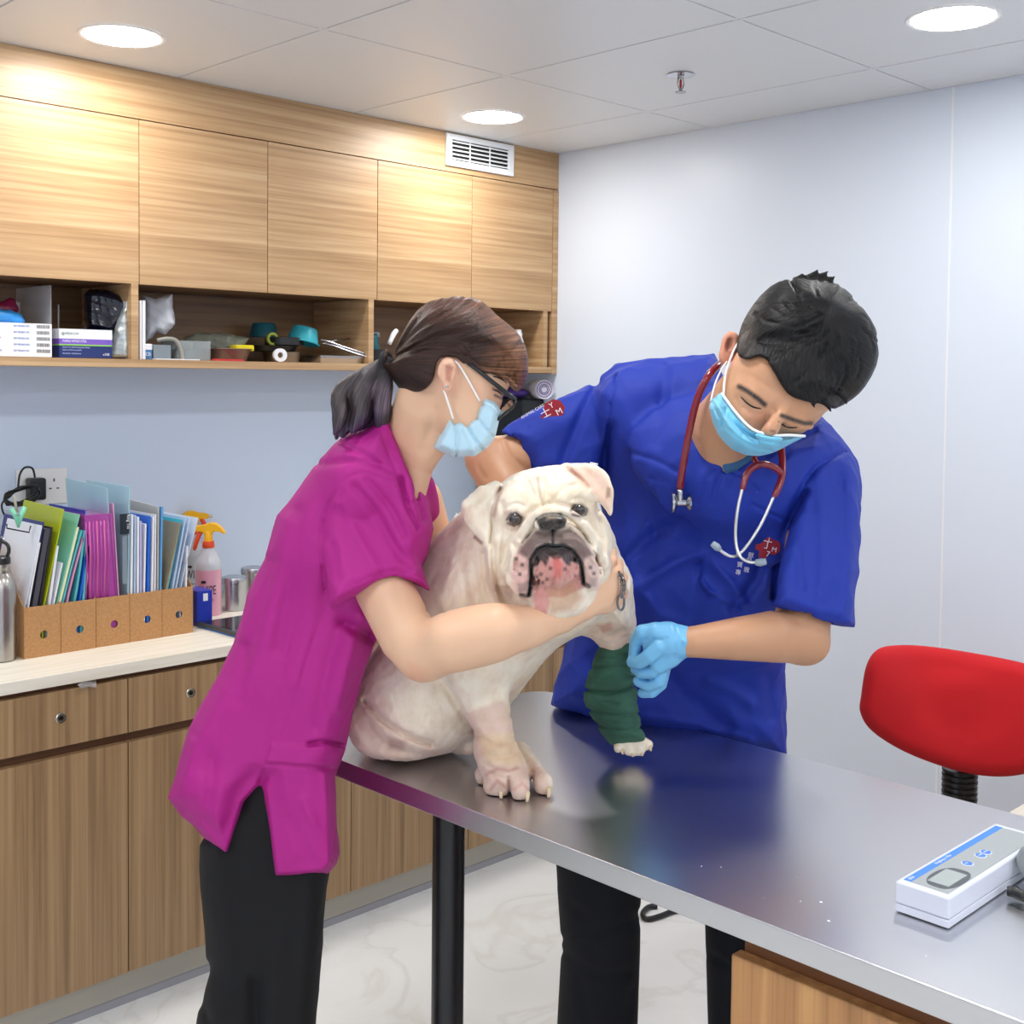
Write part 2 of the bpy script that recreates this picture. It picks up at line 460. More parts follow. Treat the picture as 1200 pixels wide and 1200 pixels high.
# ------------------------------------------------------------------ the room
XR, YW, ZC = 3.149, 3.267, 2.293       # right wall, left (cabinet) wall, ceiling
YU, YL, ZT = 2.966, 2.618, .83         # upper cabinet fronts, lower cabinet fronts, worktop/table height
X0, Y0 = -1.6, -1.9
wallm = mat('wall_paint', 'd9e2ee', .35, spec=.3); noisebump(wallm, 60, .03)
wallb = mat('wall_panel_blue', 'cfdff5', .35, spec=.3)
ceilm = mat('ceiling_tile_white', 'dde0e2', .4, spec=.4)
dark = mat('black_gap', '15110e', .8)
fl = mat('marble_floor', 'e6e6e2', .25)
v = coords(fl, (1, 1, 1)); n1 = N(fl, 'ShaderNodeTexNoise'); n1.inputs['Scale'].default_value = 2.2; n1.inputs['Detail'].default_value = 8; n1.inputs['Distortion'].default_value = 1.2
L(fl, v, n1.inputs['Vector'])
L(fl, ramp(fl, n1.outputs['Fac'], [(.3, 'ebecea'), (.47, 'ebecea'), (.5, 'e3e2de'), (.53, 'ebecea'), (.8, 'f2f3f3')]), pb(fl).inputs['Base Color'])
def room(name, *a, m=None, **k): return tag(box(name, *a, m, **k), kind='structure')
room('floor', X0, XR, Y0, YW, -.05, 0, m=fl)
room('wall_back', X0, XR+.1, YW, YW+.1, -.05, 2.6, m=wallb)
room('wall_right', XR, XR+.1, Y0, YW, -.05, 2.6, m=wallm)
room('wall_left', X0-.1, X0, Y0, YW+.1, -.05, 2.6, m=wallm)
room('wall_front', X0-.1, XR+.1, Y0-.1, Y0, -.05, 2.6, m=wallm)
room('trim_1', XR-.0015, XR, 1.511, 1.517, 0, ZC, m=mat('joint_white', 'e8ecf0', .4))     # panel joint on the right wall
# ceiling: metal tiles with thin dark gaps
bm = bmesh.new()
gx = [X0]+[2.248+.5855*i for i in range(-6, 2)]+[XR]; gy = [Y0]+[2.312-.7335*i for i in range(5, -1, -1)]+[YU+.02]
for i in range(len(gx)-1):
    for j in range(len(gy)-1):
        g = .0022; addbox(bm, gx[i]+g, gx[i+1]-g, gy[j]+g, gy[j+1]-g, ZC, ZC+.02)
tag(fin('ceiling', bm, ceilm, bevel=.0012, seg=1), kind='structure')
room('ceiling_void', X0-.1, XR+.1, Y0-.1, YW+.1, ZC+.021, ZC+.04, m=dark)
cb = mat('cross_joint', 'dde0e2', .4)
bm = bmesh.new()
for x in gx[1:-1]:
    for y in gy[1:]: addbox(bm, x-.016, x+.016, y-.003, y+.003, ZC-.0004, ZC+.01); addbox(bm, x-.003, x+.003, y-.016, y+.016, ZC-.0004, ZC+.01)
tag(fin('trim_2', bm, cb), kind='structure')
# downlights (lamps of the room): three show in the picture, the grid goes on over the viewer
lit = mat('lit_diffuser', 'fffdfa', .4, em=44.0)
rim = mat('light_rim', 'e8e8e8', .35)
LP = [(1.367, 2.702), (2.571, 2.702), (2.558, 1.235)]+[(x, y) for x in (.163,) for y in (2.702,)]+[(x, y) for x in (1.36, .16, -1.04) for y in (1.235, -.232, -1.6)]+[(2.56, -.232)]
names = ['round ceiling downlight, lit, at the top left above the wall cabinets', 'round ceiling downlight, lit, in front of the white air vent', 'round ceiling downlight, lit, at the top right of the ceiling']
for i, (x, y) in enumerate(LP):
    e = empty('ceiling_light', names[i] if i < 3 else 'round ceiling downlight over the viewer', 'ceiling light', None if i < 3 else 'downlights over the viewer', (x, y, ZC))
    T = Matrix.Identity(4)
    lathe('rim', [(.087, -.0005), (.090, -.003), (.099, -.003), (.101, -.0005)], T, rim, e, cap=False)
    lathe('diffuser', [(.088, -.0025), (.0001, -.0032)], T, lit, e, cap=False)
# sprinkler head
ch = mat('chrome', 'b8b8bc', .18, 1.)
sp = empty('sprinkler_head', 'small chrome sprinkler head with a red bulb hanging from a ceiling tile', 'sprinkler', loc=(2.547, 1.967, ZC))
T = Matrix.Identity(4)
lathe('escutcheon', [(.008, 0), (.034, -.001), (.036, -.003), (.012, -.006), (.008, -.006)], T, ch, sp)
bm = bmesh.new()
for s in (-1, 1): addtube(bm, spline([(s*.007, 0, -.005), (s*.012, 0, -.018), (s*.011, 0, -.03), (s*.003, 0, -.040)], 4), .0022, 8)
addlathe(bm, [(.004, -.040), (.004, -.044), (.014, -.045), (.014, -.047)], T, 20); addlathe(bm, [(.009, 0), (.009, -.01)], T, 16)
fin('frame_arms', bm, ch, sp, smooth=True)
lathe('bulb', [(.001, -.012), (.0032, -.016), (.0032, -.032), (.001, -.038)], T, mat('red_bulb', 'a02020', .15), sp, 12)
# ------------------------------------------------------------------ upper cabinets
WU = wood('oak_veneer_horizontal', '9c7a54', 'b8946b', 'cbab83', (1.1, 4, 62))
WV = wood('oak_veneer_vertical', '7c6042', '967754', 'aa8b65', (58, 58, .9))
WD = wood('dark_veneer', '5a3a26', '68462f', '755238', (1.1, 4, 62))
WI = wood('oak_inside', '6b4e34', '806040', '8f6d4a', (1.5, 4, 50))
tag(box('wood_fascia', -.9, 3.149, YU, YU+.018, 2.166, ZC-.001, WU), 'horizontal oak panel between the cabinet doors and the ceiling', 'panel')
seams = [-.82, -.425, -.03, .365, .76, 1.152, 1.548, 1.943, 2.339, 2.734, 3.122]
UC = 0
order = ['hidden left', 'far left', 'second', 'third', 'fourth', 'fifth']
desc = {3: 'oak wall cabinet further left along the wall', 4: 'oak wall cabinet further left along the wall', 5: 'oak wall cabinet at the left edge, under the brightest downlight', 6: 'oak wall cabinet right of the leftmost one, above the plastic bags', 7: 'oak wall cabinet above the turquoise bowl', 8: 'oak wall cabinet above the woman\'s head, under the air vent\'s left side', 9: 'oak wall cabinet next to the white right wall'}
for i in range(3, len(seams)-1):
    a, b = seams[i], seams[i+1]
    e = empty('wall_cabinet', desc[i], 'cabinet', 'oak wall cabinets' if i > 4 else 'oak wall cabinets further left', (a, YU, 1.735))
    inv = Matrix.Translation((-a, -YU, -1.735))
    if b > 0:
        box('door', a+.0012, b-.0012, YU, YU+.018, 1.735, 2.163, WU, e, bevel=.0008, M=inv)
        box('body', a+.0005, b-.0005, YU+.019, YW-.001, 1.7365, 2.162, WI, e, M=inv)
PANEL_ = 1
# open shelf
bm = bmesh.new()
addbox(bm, -.9, 3.1215, YU-.001, YW-.001, 1.517, 1.538)
sh = fin('shelf_board', bm, WU)
osh = empty('open_shelf', 'open oak shelf running under the wall cabinets', 'shelf', loc=(1.2, YU, 1.517))
sh.parent = osh; sh.location = (-1.2, -YU, -1.517)
for xd in (.75, 1.535, 2.316, 3.09):
    box('divider', xd-.01, xd+.01, YU, YW-.014, 1.5385, 1.7355, WU, osh, M=Matrix.Translation((-1.2, -YU, -1.517)))
box('end_panel', 3.1225, 3.148, YU-.002, YW-.001, 1.515, 2.163, WU, osh, M=Matrix.Translation((-1.2, -YU, -1.517)))
box('back_panel', -.9, 3.1215, YW-.013, YW-.001, 1.5385, 1.7355, WI, osh, M=Matrix.Translation((-1.2, -YU, -1.517)))
# air vent
wm = mat('white_plastic', 'e9ecee', .35)
va = empty('air_vent', 'white slatted air vent set in the wood panel under the ceiling', 'vent', loc=(2.61, YU, 2.18))
inv = Matrix.Translation((-2.61, -YU, -2.18))
bm = bmesh.new(); x0, x1, z0, z1 = 2.612, 2.917, 2.183, 2.287
for bx in ((x0, x1, z0, z0+.02), (x0, x1, z1-.018, z1), (x0, x0+.024, z0+.02, z1-.018), (x1-.024, x1, z0+.02, z1-.018)): addbox(bm, bx[0], bx[1], YU-.010, YU-.0005, bx[2], bx[3], inv)
fin('vent_frame', bm, wm, va, bevel=.0015)
box('vent_recess', x0+.02, x1-.02, YU-.0015, YU-.0005, z0+.018, z1-.016, dark, va, M=inv)
for i in range(5):
    z = z0+.026+i*.0135; bm = bmesh.new()
    addbox(bm, x0+.024, x1-.024, -.0035, .0035, -.0012, .0025, inv @ Matrix.Translation((0, YU-.0045, z)) @ Matrix.Rotation(.5, 4, 'X')); fin('slat', bm, wm, va)
for k in (.105, .195):
    box('slat_bar', x0+k, x0+k+.005, YU-.004, YU-.002, z0+.02, z1-.018, wm, va, M=inv)
# ------------------------------------------------------------------ lower cabinets, worktop, plinth
ct = mat('cream_laminate', 'e6dfcf', .45)
v = coords(ct, (4, 60, 60)); n1 = N(ct, 'ShaderNodeTexNoise'); n1.inputs['Scale'].default_value = 1; L(ct, v, n1.inputs['Vector'])
L(ct, ramp(ct, n1.outputs['Fac'], [(.35, 'e2dac8'), (.6, 'ece6d8')]), pb(ct).inputs['Base Color'])
tag(box('worktop', -.9, 3.148, 2.609, YW-.001, .803, ZT, ct, bevel=.001), 'long cream laminate worktop along the wall carrying files and bottles', 'worktop')
ls = [-.68, -.33, .0, .335, .67, 1.005, 1.336, 1.66, 1.985, 2.42, 2.78, 3.14]
ld = {4: 'oak base cabinet cut off by the left edge of the picture', 5: 'oak base cabinet with the lock knob on the left, under the cardboard files', 6: 'oak base cabinet behind the woman\'s back, lock knob beside her scrub top', 7: 'oak base cabinet behind the woman\'s legs', 8: 'oak base cabinet seen between the woman and the black table leg', 9: 'oak base cabinet just right of the black table leg', 10: 'oak base cabinet in the corner behind the dog'}
lk = mat('lock_metal', 'b9b3a6', .25, 1.); lkd = mat('lock_core', '3a3630', .3, .8)
for i in range(3, len(ls)-1):
    a, b = ls[i], ls[i+1]
    e = empty('base_cabinet', ld.get(i, 'oak base cabinet further left along the wall'), 'cabinet', 'oak base cabinets', (a, YL, .09)); inv = Matrix.Translation((-a, -YL, -.09))
    box('body', a+.0005, b-.0005, YL+.021, YW-.002, .0905, .8025, WD, e, M=inv)
    if b > 0:
        box('door', a+.0012, b-.0012, YL, YL+.02, .092, .639, WV, e, bevel=.0008, M=inv)
        dr = box('drawer', a+.0012, b-.0012, YL, YL+.02, .662, .789, WV, e, bevel=.0008, M=inv)
        kx = a+(.5)*(b-a) if i != 5 else 1.174
        T = inv @ Matrix.Translation((kx, YL, .728)) @ Matrix.Rotation(PI/2, 4, 'X')
        k = lathe('lock_knob', [(.0125, 0), (.0125, .002), (.0105, .004), (.0095, .0022), (.0001, .0022)], T, lk, dr, 24)
        k2 = lathe('keyhole', [(.0055, .0022), (.0055, .0040), (.003, .0045), (.0022, .0028), (.0001, .0028)], T, lkd, dr, 16)
tag(box('plinth', -.9, 3.148, 2.66, YW-.003, .0, .0895, mat('plinth_grey', 'b9b4a6', .4)), kind='structure')
tag(box('baseboard_back', -.9, 3.148, 2.652, 2.6595, .0, .018, mat('plinth_strip', '9a9aa0', .35)), kind='structure')
# ------------------------------------------------------------------ exam table
st = mat('brushed_steel', 'd2d2d4', .3, 1.)
v = coords(st, (60, 2.5, 60)); n1 = N(st, 'ShaderNodeTexNoise'); n1.inputs['Scale'].default_value = 4; n1.inputs['Detail'].default_value = 2; L(st, v, n1.inputs['Vector'])
b = N(st, 'ShaderNodeBump'); b.inputs['Strength'].default_value = .12; b.inputs['Distance'].default_value = .0004; L(st, n1.outputs['Fac'], b.inputs['Height']); L(st, b.outputs['Normal'], pb(st).inputs['Normal'])
r2 = N(st, 'ShaderNodeTexNoise'); r2.inputs['Scale'].default_value = 3; L(st, coords(st, (1, 1, 1)), r2.inputs['Vector'])
mr = N(st, 'ShaderNodeMapRange'); mr.inputs['To Min'].default_value = .24; mr.inputs['To Max'].default_value = .36; L(st, r2.outputs['Fac'], mr.inputs['Value']); L(st, mr.outputs['Result'], pb(st).inputs['Roughness'])
tb = empty('examination_table', 'steel topped examination table carrying the dog', 'table', loc=(1.55, .9, 0)); inv = Matrix.Translation((-1.55, -.9, 0))
xa, xb, yl, rr = 1.262, 1.87, 1.80, .055
poly = [(xa, -.35), (xb, -.35)]+[(xb-rr+rr*math.cos(a), yl-rr+rr*math.sin(a)) for a in np.linspace(0, PI/2, 7)]+[(xa+rr-rr*math.sin(a), yl-rr+rr*math.cos(a)) for a in np.linspace(0, PI/2, 7)]
prism('steel_top', poly, ZT-.033, ZT, inv, st, tb, bevel=.002)
blk = mat('black_paint', '15151a', .35)
lathe('leg', [(.0285, 0), (.0285, ZT-.034)], inv @ Matrix.Translation((1.40, 1.565, 0)), blk, tb)
lathe('leg_foot', [(.05, 0), (.05, .008), (.03, .02), (.0286, .03)], inv @ Matrix.Translation((1.40, 1.565, 0)), blk, tb)
q = onx(857, 1118, 1.30)
WT = wood('oak_table_cabinet', '95693f', 'b48150', 'c8975f', (50, 50, 1.0))
box('cabinet_body', 1.322, xb-.06, -.3, q[1]-.006, .0, ZT-.0335, mat('recess_brown', '7a4a28', .5), tb, M=inv)
box('cabinet_panel', 1.30, 1.3215, -.3, q[1], .02, q[2], WT, tb, bevel=.002, M=inv)
bm = bmesh.new()
for (x, y, r) in [(962, 1057, 1.6), (938, 1056, .9), (934, 1028, .9), (971, 1079, 1.5), (895, 1052, .8), (845, 1016, .9), (1010, 1030, .8), (822, 1015, .8), (1085, 1120, 1.2)]:
    p = onz(x, y, ZT)
    bmesh.ops.create_uvsphere(bm, u_segments=6, v_segments=4, radius=r*.0013, matrix=inv @ Matrix.Translation(Vector(p)) @ Matrix.Diagonal((1, 1, .3, 1)))
o = fin('crumbs', bm, wm, tb); o['label'] = 'tiny white specks on the steel'; o['kind'] = 'stuff'
# ------------------------------------------------------------------ the bulldog
D = Clay()
# trunk: chest, back, belly
D.add(pillow([(575, 570), (535, 605), (500, 640), (478, 690), (455, 745), (432, 790), (417, 840), (425, 868), (470, 884), (530, 880), (575, 852), (612, 808), (652, 760), (700, 738), (738, 742), (741, 715), (730, 670), (712, 610), (660, 565)],
      [(440, 850, 2.16), (500, 800, 2.12), (560, 700, 2.03), (640, 680, 1.99), (710, 700, 2.07), (640, 600, 1.98), (520, 640, 2.07), (735, 735, 2.08)], .10, .125, .16, sm=3), .02)
D.add(E(492, 812, 2.11, 72, 68, .115, roll=-20), .03)                # belly
D.add(E(590, 690, 1.98, 62, 60, .10), .04)                           # loose neck skin
D.add(E(655, 705, 1.96, 62, 40, .075, roll=20), .03)                 # throat / dewlap
# haunch and hind feet
D.add(E(440, 848, 2.12, 33, 42, .06, roll=25), .012)
D.add(E(462, 872, 2.10, 46, 17, .05, roll=-8), .01)
D.add(C([(530, 872, 2.16, 10), (548, 877, 2.12, 8)]), .008)
# near front leg, carpus and paw
D.add(C([(548, 745, 2.0, 50), (560, 800, 1.985, 34), (572, 840, 1.975, 27), (577, 862, 1.97, 25.5), (583, 885, 1.96, 26), (592, 905, 1.955, 27)]), .018)
D.add(E(560, 765, 1.99, 50, 52, .07), .02)
def toe(x, y, r, up, dx, dyb):
    b = onz(x, y, ZT); z = b+np.array([0, 0, r*.95]); back = onz(x+dx, y-dyb, ZT)+np.array([0, 0, r*1.5+up])
    return z, back
for x, y, r, dx, db in ((578, 931, .0165, 8, 30), (609, 936, .0185, -8, 30), (636, 930, .0165, -26, 26), (566, 918, .013, 14, 14)):
    z, bk = toe(x, y, r, .008, dx, db)
    D.add(rc(z, bk, r, r*1.05), .005)
    D.add(rc(z-FW*0.0+np.array([0, 0, .004]), z-FW*.004, r*.95, r*.9), .004)
# far front leg (its lower part sits under the bandage)
D.add(C([(700, 690, 2.06, 42), (712, 725, 2.08, 30), (722, 755, 2.09, 18), (725, 810, 2.12, 17), (735, 862, 2.13, 15), (742, 873, 2.12, 13)]), .02)
for x, y, r in ((725, 876, 6), (737, 879, 7), (749, 879, 7), (759, 873, 6)):
    D.add(C([(735+(x-740)*.5, 866, 2.115, 8), (x, y, 2.105, r)]), .004)
# skull
D.add(pillow([(575, 577), (600, 557), (640, 546), (676, 550), (696, 580), (707, 615), (712, 650), (710, 680), (698, 705), (672, 722), (635, 724), (607, 712), (589, 690), (575, 652), (566, 615), (567, 592)],
      [(640, 620, 1.90)], .075, .085, .09, sm=3), .02)
D.add(E(600, 590, 1.865, 26, 18, .03, roll=8), .02); D.add(E(676, 578, 1.865, 24, 17, .03, roll=-4), .02)   # brows
D.add(E(586, 655, 1.87, 18, 40, .045, roll=8), .02); D.add(E(704, 640, 1.885, 12, 36, .04, roll=4), .02)     # cheeks
# eye sockets
D.cut(E(603, 609, 1.815, 8, 6, .012), .006); D.cut(E(679, 598, 1.818, 8, 6, .012), .006)
# muzzle
MZ = 1.80
D.add(E(648, 632, 1.83, 40, 30, .062), .012)
D.add(C([(630, 632, 1.795, 16), (612, 652, 1.80, 17), (608, 676, 1.81, 16)]), .008)
D.add(C([(664, 628, 1.795, 16), (686, 648, 1.81, 15), (694, 672, 1.825, 13)]), .008)
D.add(E(612, 686, 1.81, 12, 13, .018), .006); D.add(E(694, 680, 1.828, 10, 12, .016), .006)
# nose-roll wrinkle and the grooves around it
roll_ = [(594, 668), (602, 640), (614, 620), (628, 604), (645, 598), (664, 600), (682, 614), (696, 634), (706, 660)]
D.add(chain([P(x, y, t) for (x, y), t in zip(roll_, (1.83, 1.815, 1.80, 1.785, 1.778, 1.785, 1.80, 1.82, 1.845))], [px(r, 1.8) for r in (7, 8, 8, 7.5, 7, 7, 7.5, 8, 8)]), .010)
D.rip(fold([(603, 668), (608, 645), (619, 628), (630, 613), (637, 607)], 2.2, .006, 1.88)); D.rip(fold([(661, 606), (675, 616), (688, 632), (699, 655), (703, 672)], 2.2, .006, 1.88))
D.rip(fold([(590, 660), (596, 636), (608, 614), (625, 597), (645, 590), (668, 593), (688, 605), (702, 627)], 3, .005, 1.90))
# lower jaw
D.cut(E(649, 656, 1.765, 24, 15, .03), .006)
D.add(E(650, 662, 1.805, 24, 25, .045), .004)
D.add(E(649, 650, 1.79, 19, 9, .03), .006)
D.add(C([(636, 672, 1.79, 12), (664, 668, 1.79, 12)]), .008)
D.add(E(632, 700, 1.83, 9, 17, .02, roll=-6), .006)
D.add(E(640, 690, 1.84, 22, 18, .04), .012)
# nose
D.add(E(648, 702, 1.865, 44, 26, .055, roll=6), .02)
D.add(E(646, 612, 1.762, 18, 10, .02), .004); D.add(E(635, 615, 1.755, 8, 7, .012), .004); D.add(E(657, 612, 1.755, 8, 7, .012), .004)
D.cut(E(636, 616, 1.738, 4.4, 3.2, .012), .002); D.cut(E(657, 613, 1.738, 4.4, 3.2, .012), .002)
D.rip(fold([(647, 612), (648, 625), (648, 637)], 1.5, .004, 1.80))
# the mouth line arching over the lower jaw
D.rip(fold([(620, 697), (622, 672), (622, 655), (630, 643), (641, 639), (648, 641), (660, 640), (672, 646), (681, 660), (684, 682)], 1.9, .008, 1.86))
for a in ([(606, 640), (602, 652), (605, 664)], [(613, 645), (610, 657), (614, 668)], [(604, 668), (611, 676), (609, 684)], [(690, 650), (693, 660), (690, 668)], [(597, 650), (594, 664), (599, 678)], [(618, 662), (614, 672)]): D.rip(fold(a, 2, .003, 1.86))
for a in ([(640, 660), (637, 668), (641, 678)], [(652, 658), (655, 668), (650, 676)], [(661, 662), (664, 672), (660, 680)], [(630, 668), (633, 680)], [(646, 672), (648, 684)], [(668, 664), (672, 674)]): D.rip(fold(a, 1.8, .0035, 1.86))
rm = np.random.RandomState(11)
for k in range(26):
    x, y = rm.uniform(626, 680), rm.uniform(656, 686); D.rip(fold([(x, y-5), (x+rm.uniform(-4, 4), y+5)], 1.5, .0028*rm.choice([-1, 1]), 1.85, sp=0))
for k in range(16):
    x, y = rm.uniform(600, 619), rm.uniform(636, 690); D.rip(fold([(x-3, y-4), (x+3, y+4)], 1.6, .0022*rm.choice([-1, 1]), 1.85, sp=0))
for k in range(12):
    x, y = rm.uniform(685, 700), rm.uniform(640, 682); D.rip(fold([(x-3, y-4), (x+3, y+4)], 1.6, .0022*rm.choice([-1, 1]), 1.86, sp=0))
for a, w_, am in (([(617, 630), (628, 622), (640, 626)], 2, .003), ([(655, 626), (668, 622), (680, 632)], 2, .003), ([(612, 640), (622, 632), (636, 632)], 1.8, -.003), ([(660, 632), (674, 632), (684, 640)], 1.8, -.003)): D.rip(fold(a, w_, am, 1.86))
for a, w_, am in (([(588, 590), (592, 620), (588, 650), (586, 680)], 3.5, .005), ([(700, 600), (706, 630), (706, 660)], 3, .004), ([(614, 560), (622, 570), (626, 584)], 2.4, .003), ([(650, 560), (646, 574), (645, 590)], 2.4, .003)): D.rip(fold(a, w_, am, 1.93))
# forehead furrows
for a, w_, am in (([(628, 562), (630, 575), (636, 592)], 2, .004), ([(636, 560), (640, 575), (637, 592)], 2, .004), ([(598, 577), (612, 570), (624, 577), (632, 588)], 3, .003), ([(650, 585), (662, 572), (676, 568)], 3, .003),
                  ([(592, 596), (603, 590), (614, 593)], 2.2, .003), ([(668, 586), (680, 584), (690, 590)], 2.2, .003), ([(592, 617), (600, 622), (610, 618)], 2.2, .003), ([(670, 607), (681, 610), (690, 604)], 2.2, .003)): D.rip(fold(a, w_, am, 1.93))
D.rip(fold([(632, 558), (635, 572), (636, 590)], 2.5, -.003, 1.93))
# neck folds beside the cheek
for a, w_, am in (([(578, 640), (580, 670), (588, 700), (606, 722), (632, 733)], 3, .007), ([(566, 650), (570, 685), (584, 715), (610, 735)], 4, .006), ([(556, 660), (560, 695), (572, 720)], 4, .004),
                  ([(572, 645), (575, 680), (586, 710), (612, 730)], 3, -.004), ([(540, 660), (548, 700)], 5, .003), ([(715, 650), (722, 680), (718, 705)], 3, .003)): D.rip(fold(a, w_, am, 2.02))
# ears
D.add(pillow([(540, 596), (548, 583), (562, 572), (580, 563), (590, 570), (584, 585), (578, 603), (577, 622), (574, 640), (568, 643), (562, 634), (555, 625), (547, 615)], [(560, 580, 1.878), (580, 570, 1.866), (570, 635, 1.848), (545, 600, 1.874)], .012, .009, .010, sm=3), .003)
D.add(C([(566, 577, 1.862, 8), (549, 592, 1.868, 8), (550, 606, 1.866, 7)]), .006)
D.rip(fold([(586, 572), (579, 590), (577, 612), (575, 636)], 2.2, .006, 1.92))
D.add(pillow([(655, 546), (672, 542), (692, 543), (706, 549), (714, 560), (719, 576), (719, 592), (716, 604), (711, 600), (704, 588), (696, 577), (686, 571), (674, 562)], [(665, 552, 1.885), (700, 560, 1.865), (715, 600, 1.85)], .012, .008, .008, sm=3), .003)
D.add(C([(668, 548, 1.875, 5), (684, 560, 1.865, 6), (698, 576, 1.855, 6), (711, 592, 1.85, 4)]), .005)
D.rip(fold([(668, 552), (680, 562), (690, 572)], 2.4, .005, 1.885))
# body creases
for a, w_, am in (([(428, 822), (450, 845), (476, 862), (505, 872)], 4, .010), ([(520, 800), (540, 835), (556, 862)], 5, .008), ([(505, 795), (525, 830), (548, 870)], 6, .004), ([(545, 858), (575, 850), (600, 838)], 3, .003),
                  ([(560, 862), (580, 872), (604, 866)], 2.6, .004), ([(563, 880), (585, 888), (606, 882)], 2.6, .004), ([(566, 893), (585, 902), (612, 897)], 2.4, .004), ([(572, 905), (590, 912)], 2.4, .003),
                  ([(596, 912), (597, 936)], 2.5, .008), ([(624, 905), (623, 934)], 2.5, .008), ([(700, 735), (712, 745), (730, 738)], 3, .004), ([(705, 748), (725, 745)], 2.5, .003)): D.rip(fold(a, w_, am, 2.13))
def nz(p):
    return .0009*(np.sin(p[:, 0]*190+np.sin(p[:, 1]*140)*2)*np.sin(p[:, 2]*170+np.sin(p[:, 0]*110)*2)).astype(f4)
D.rip(nz)
fm = 1.875
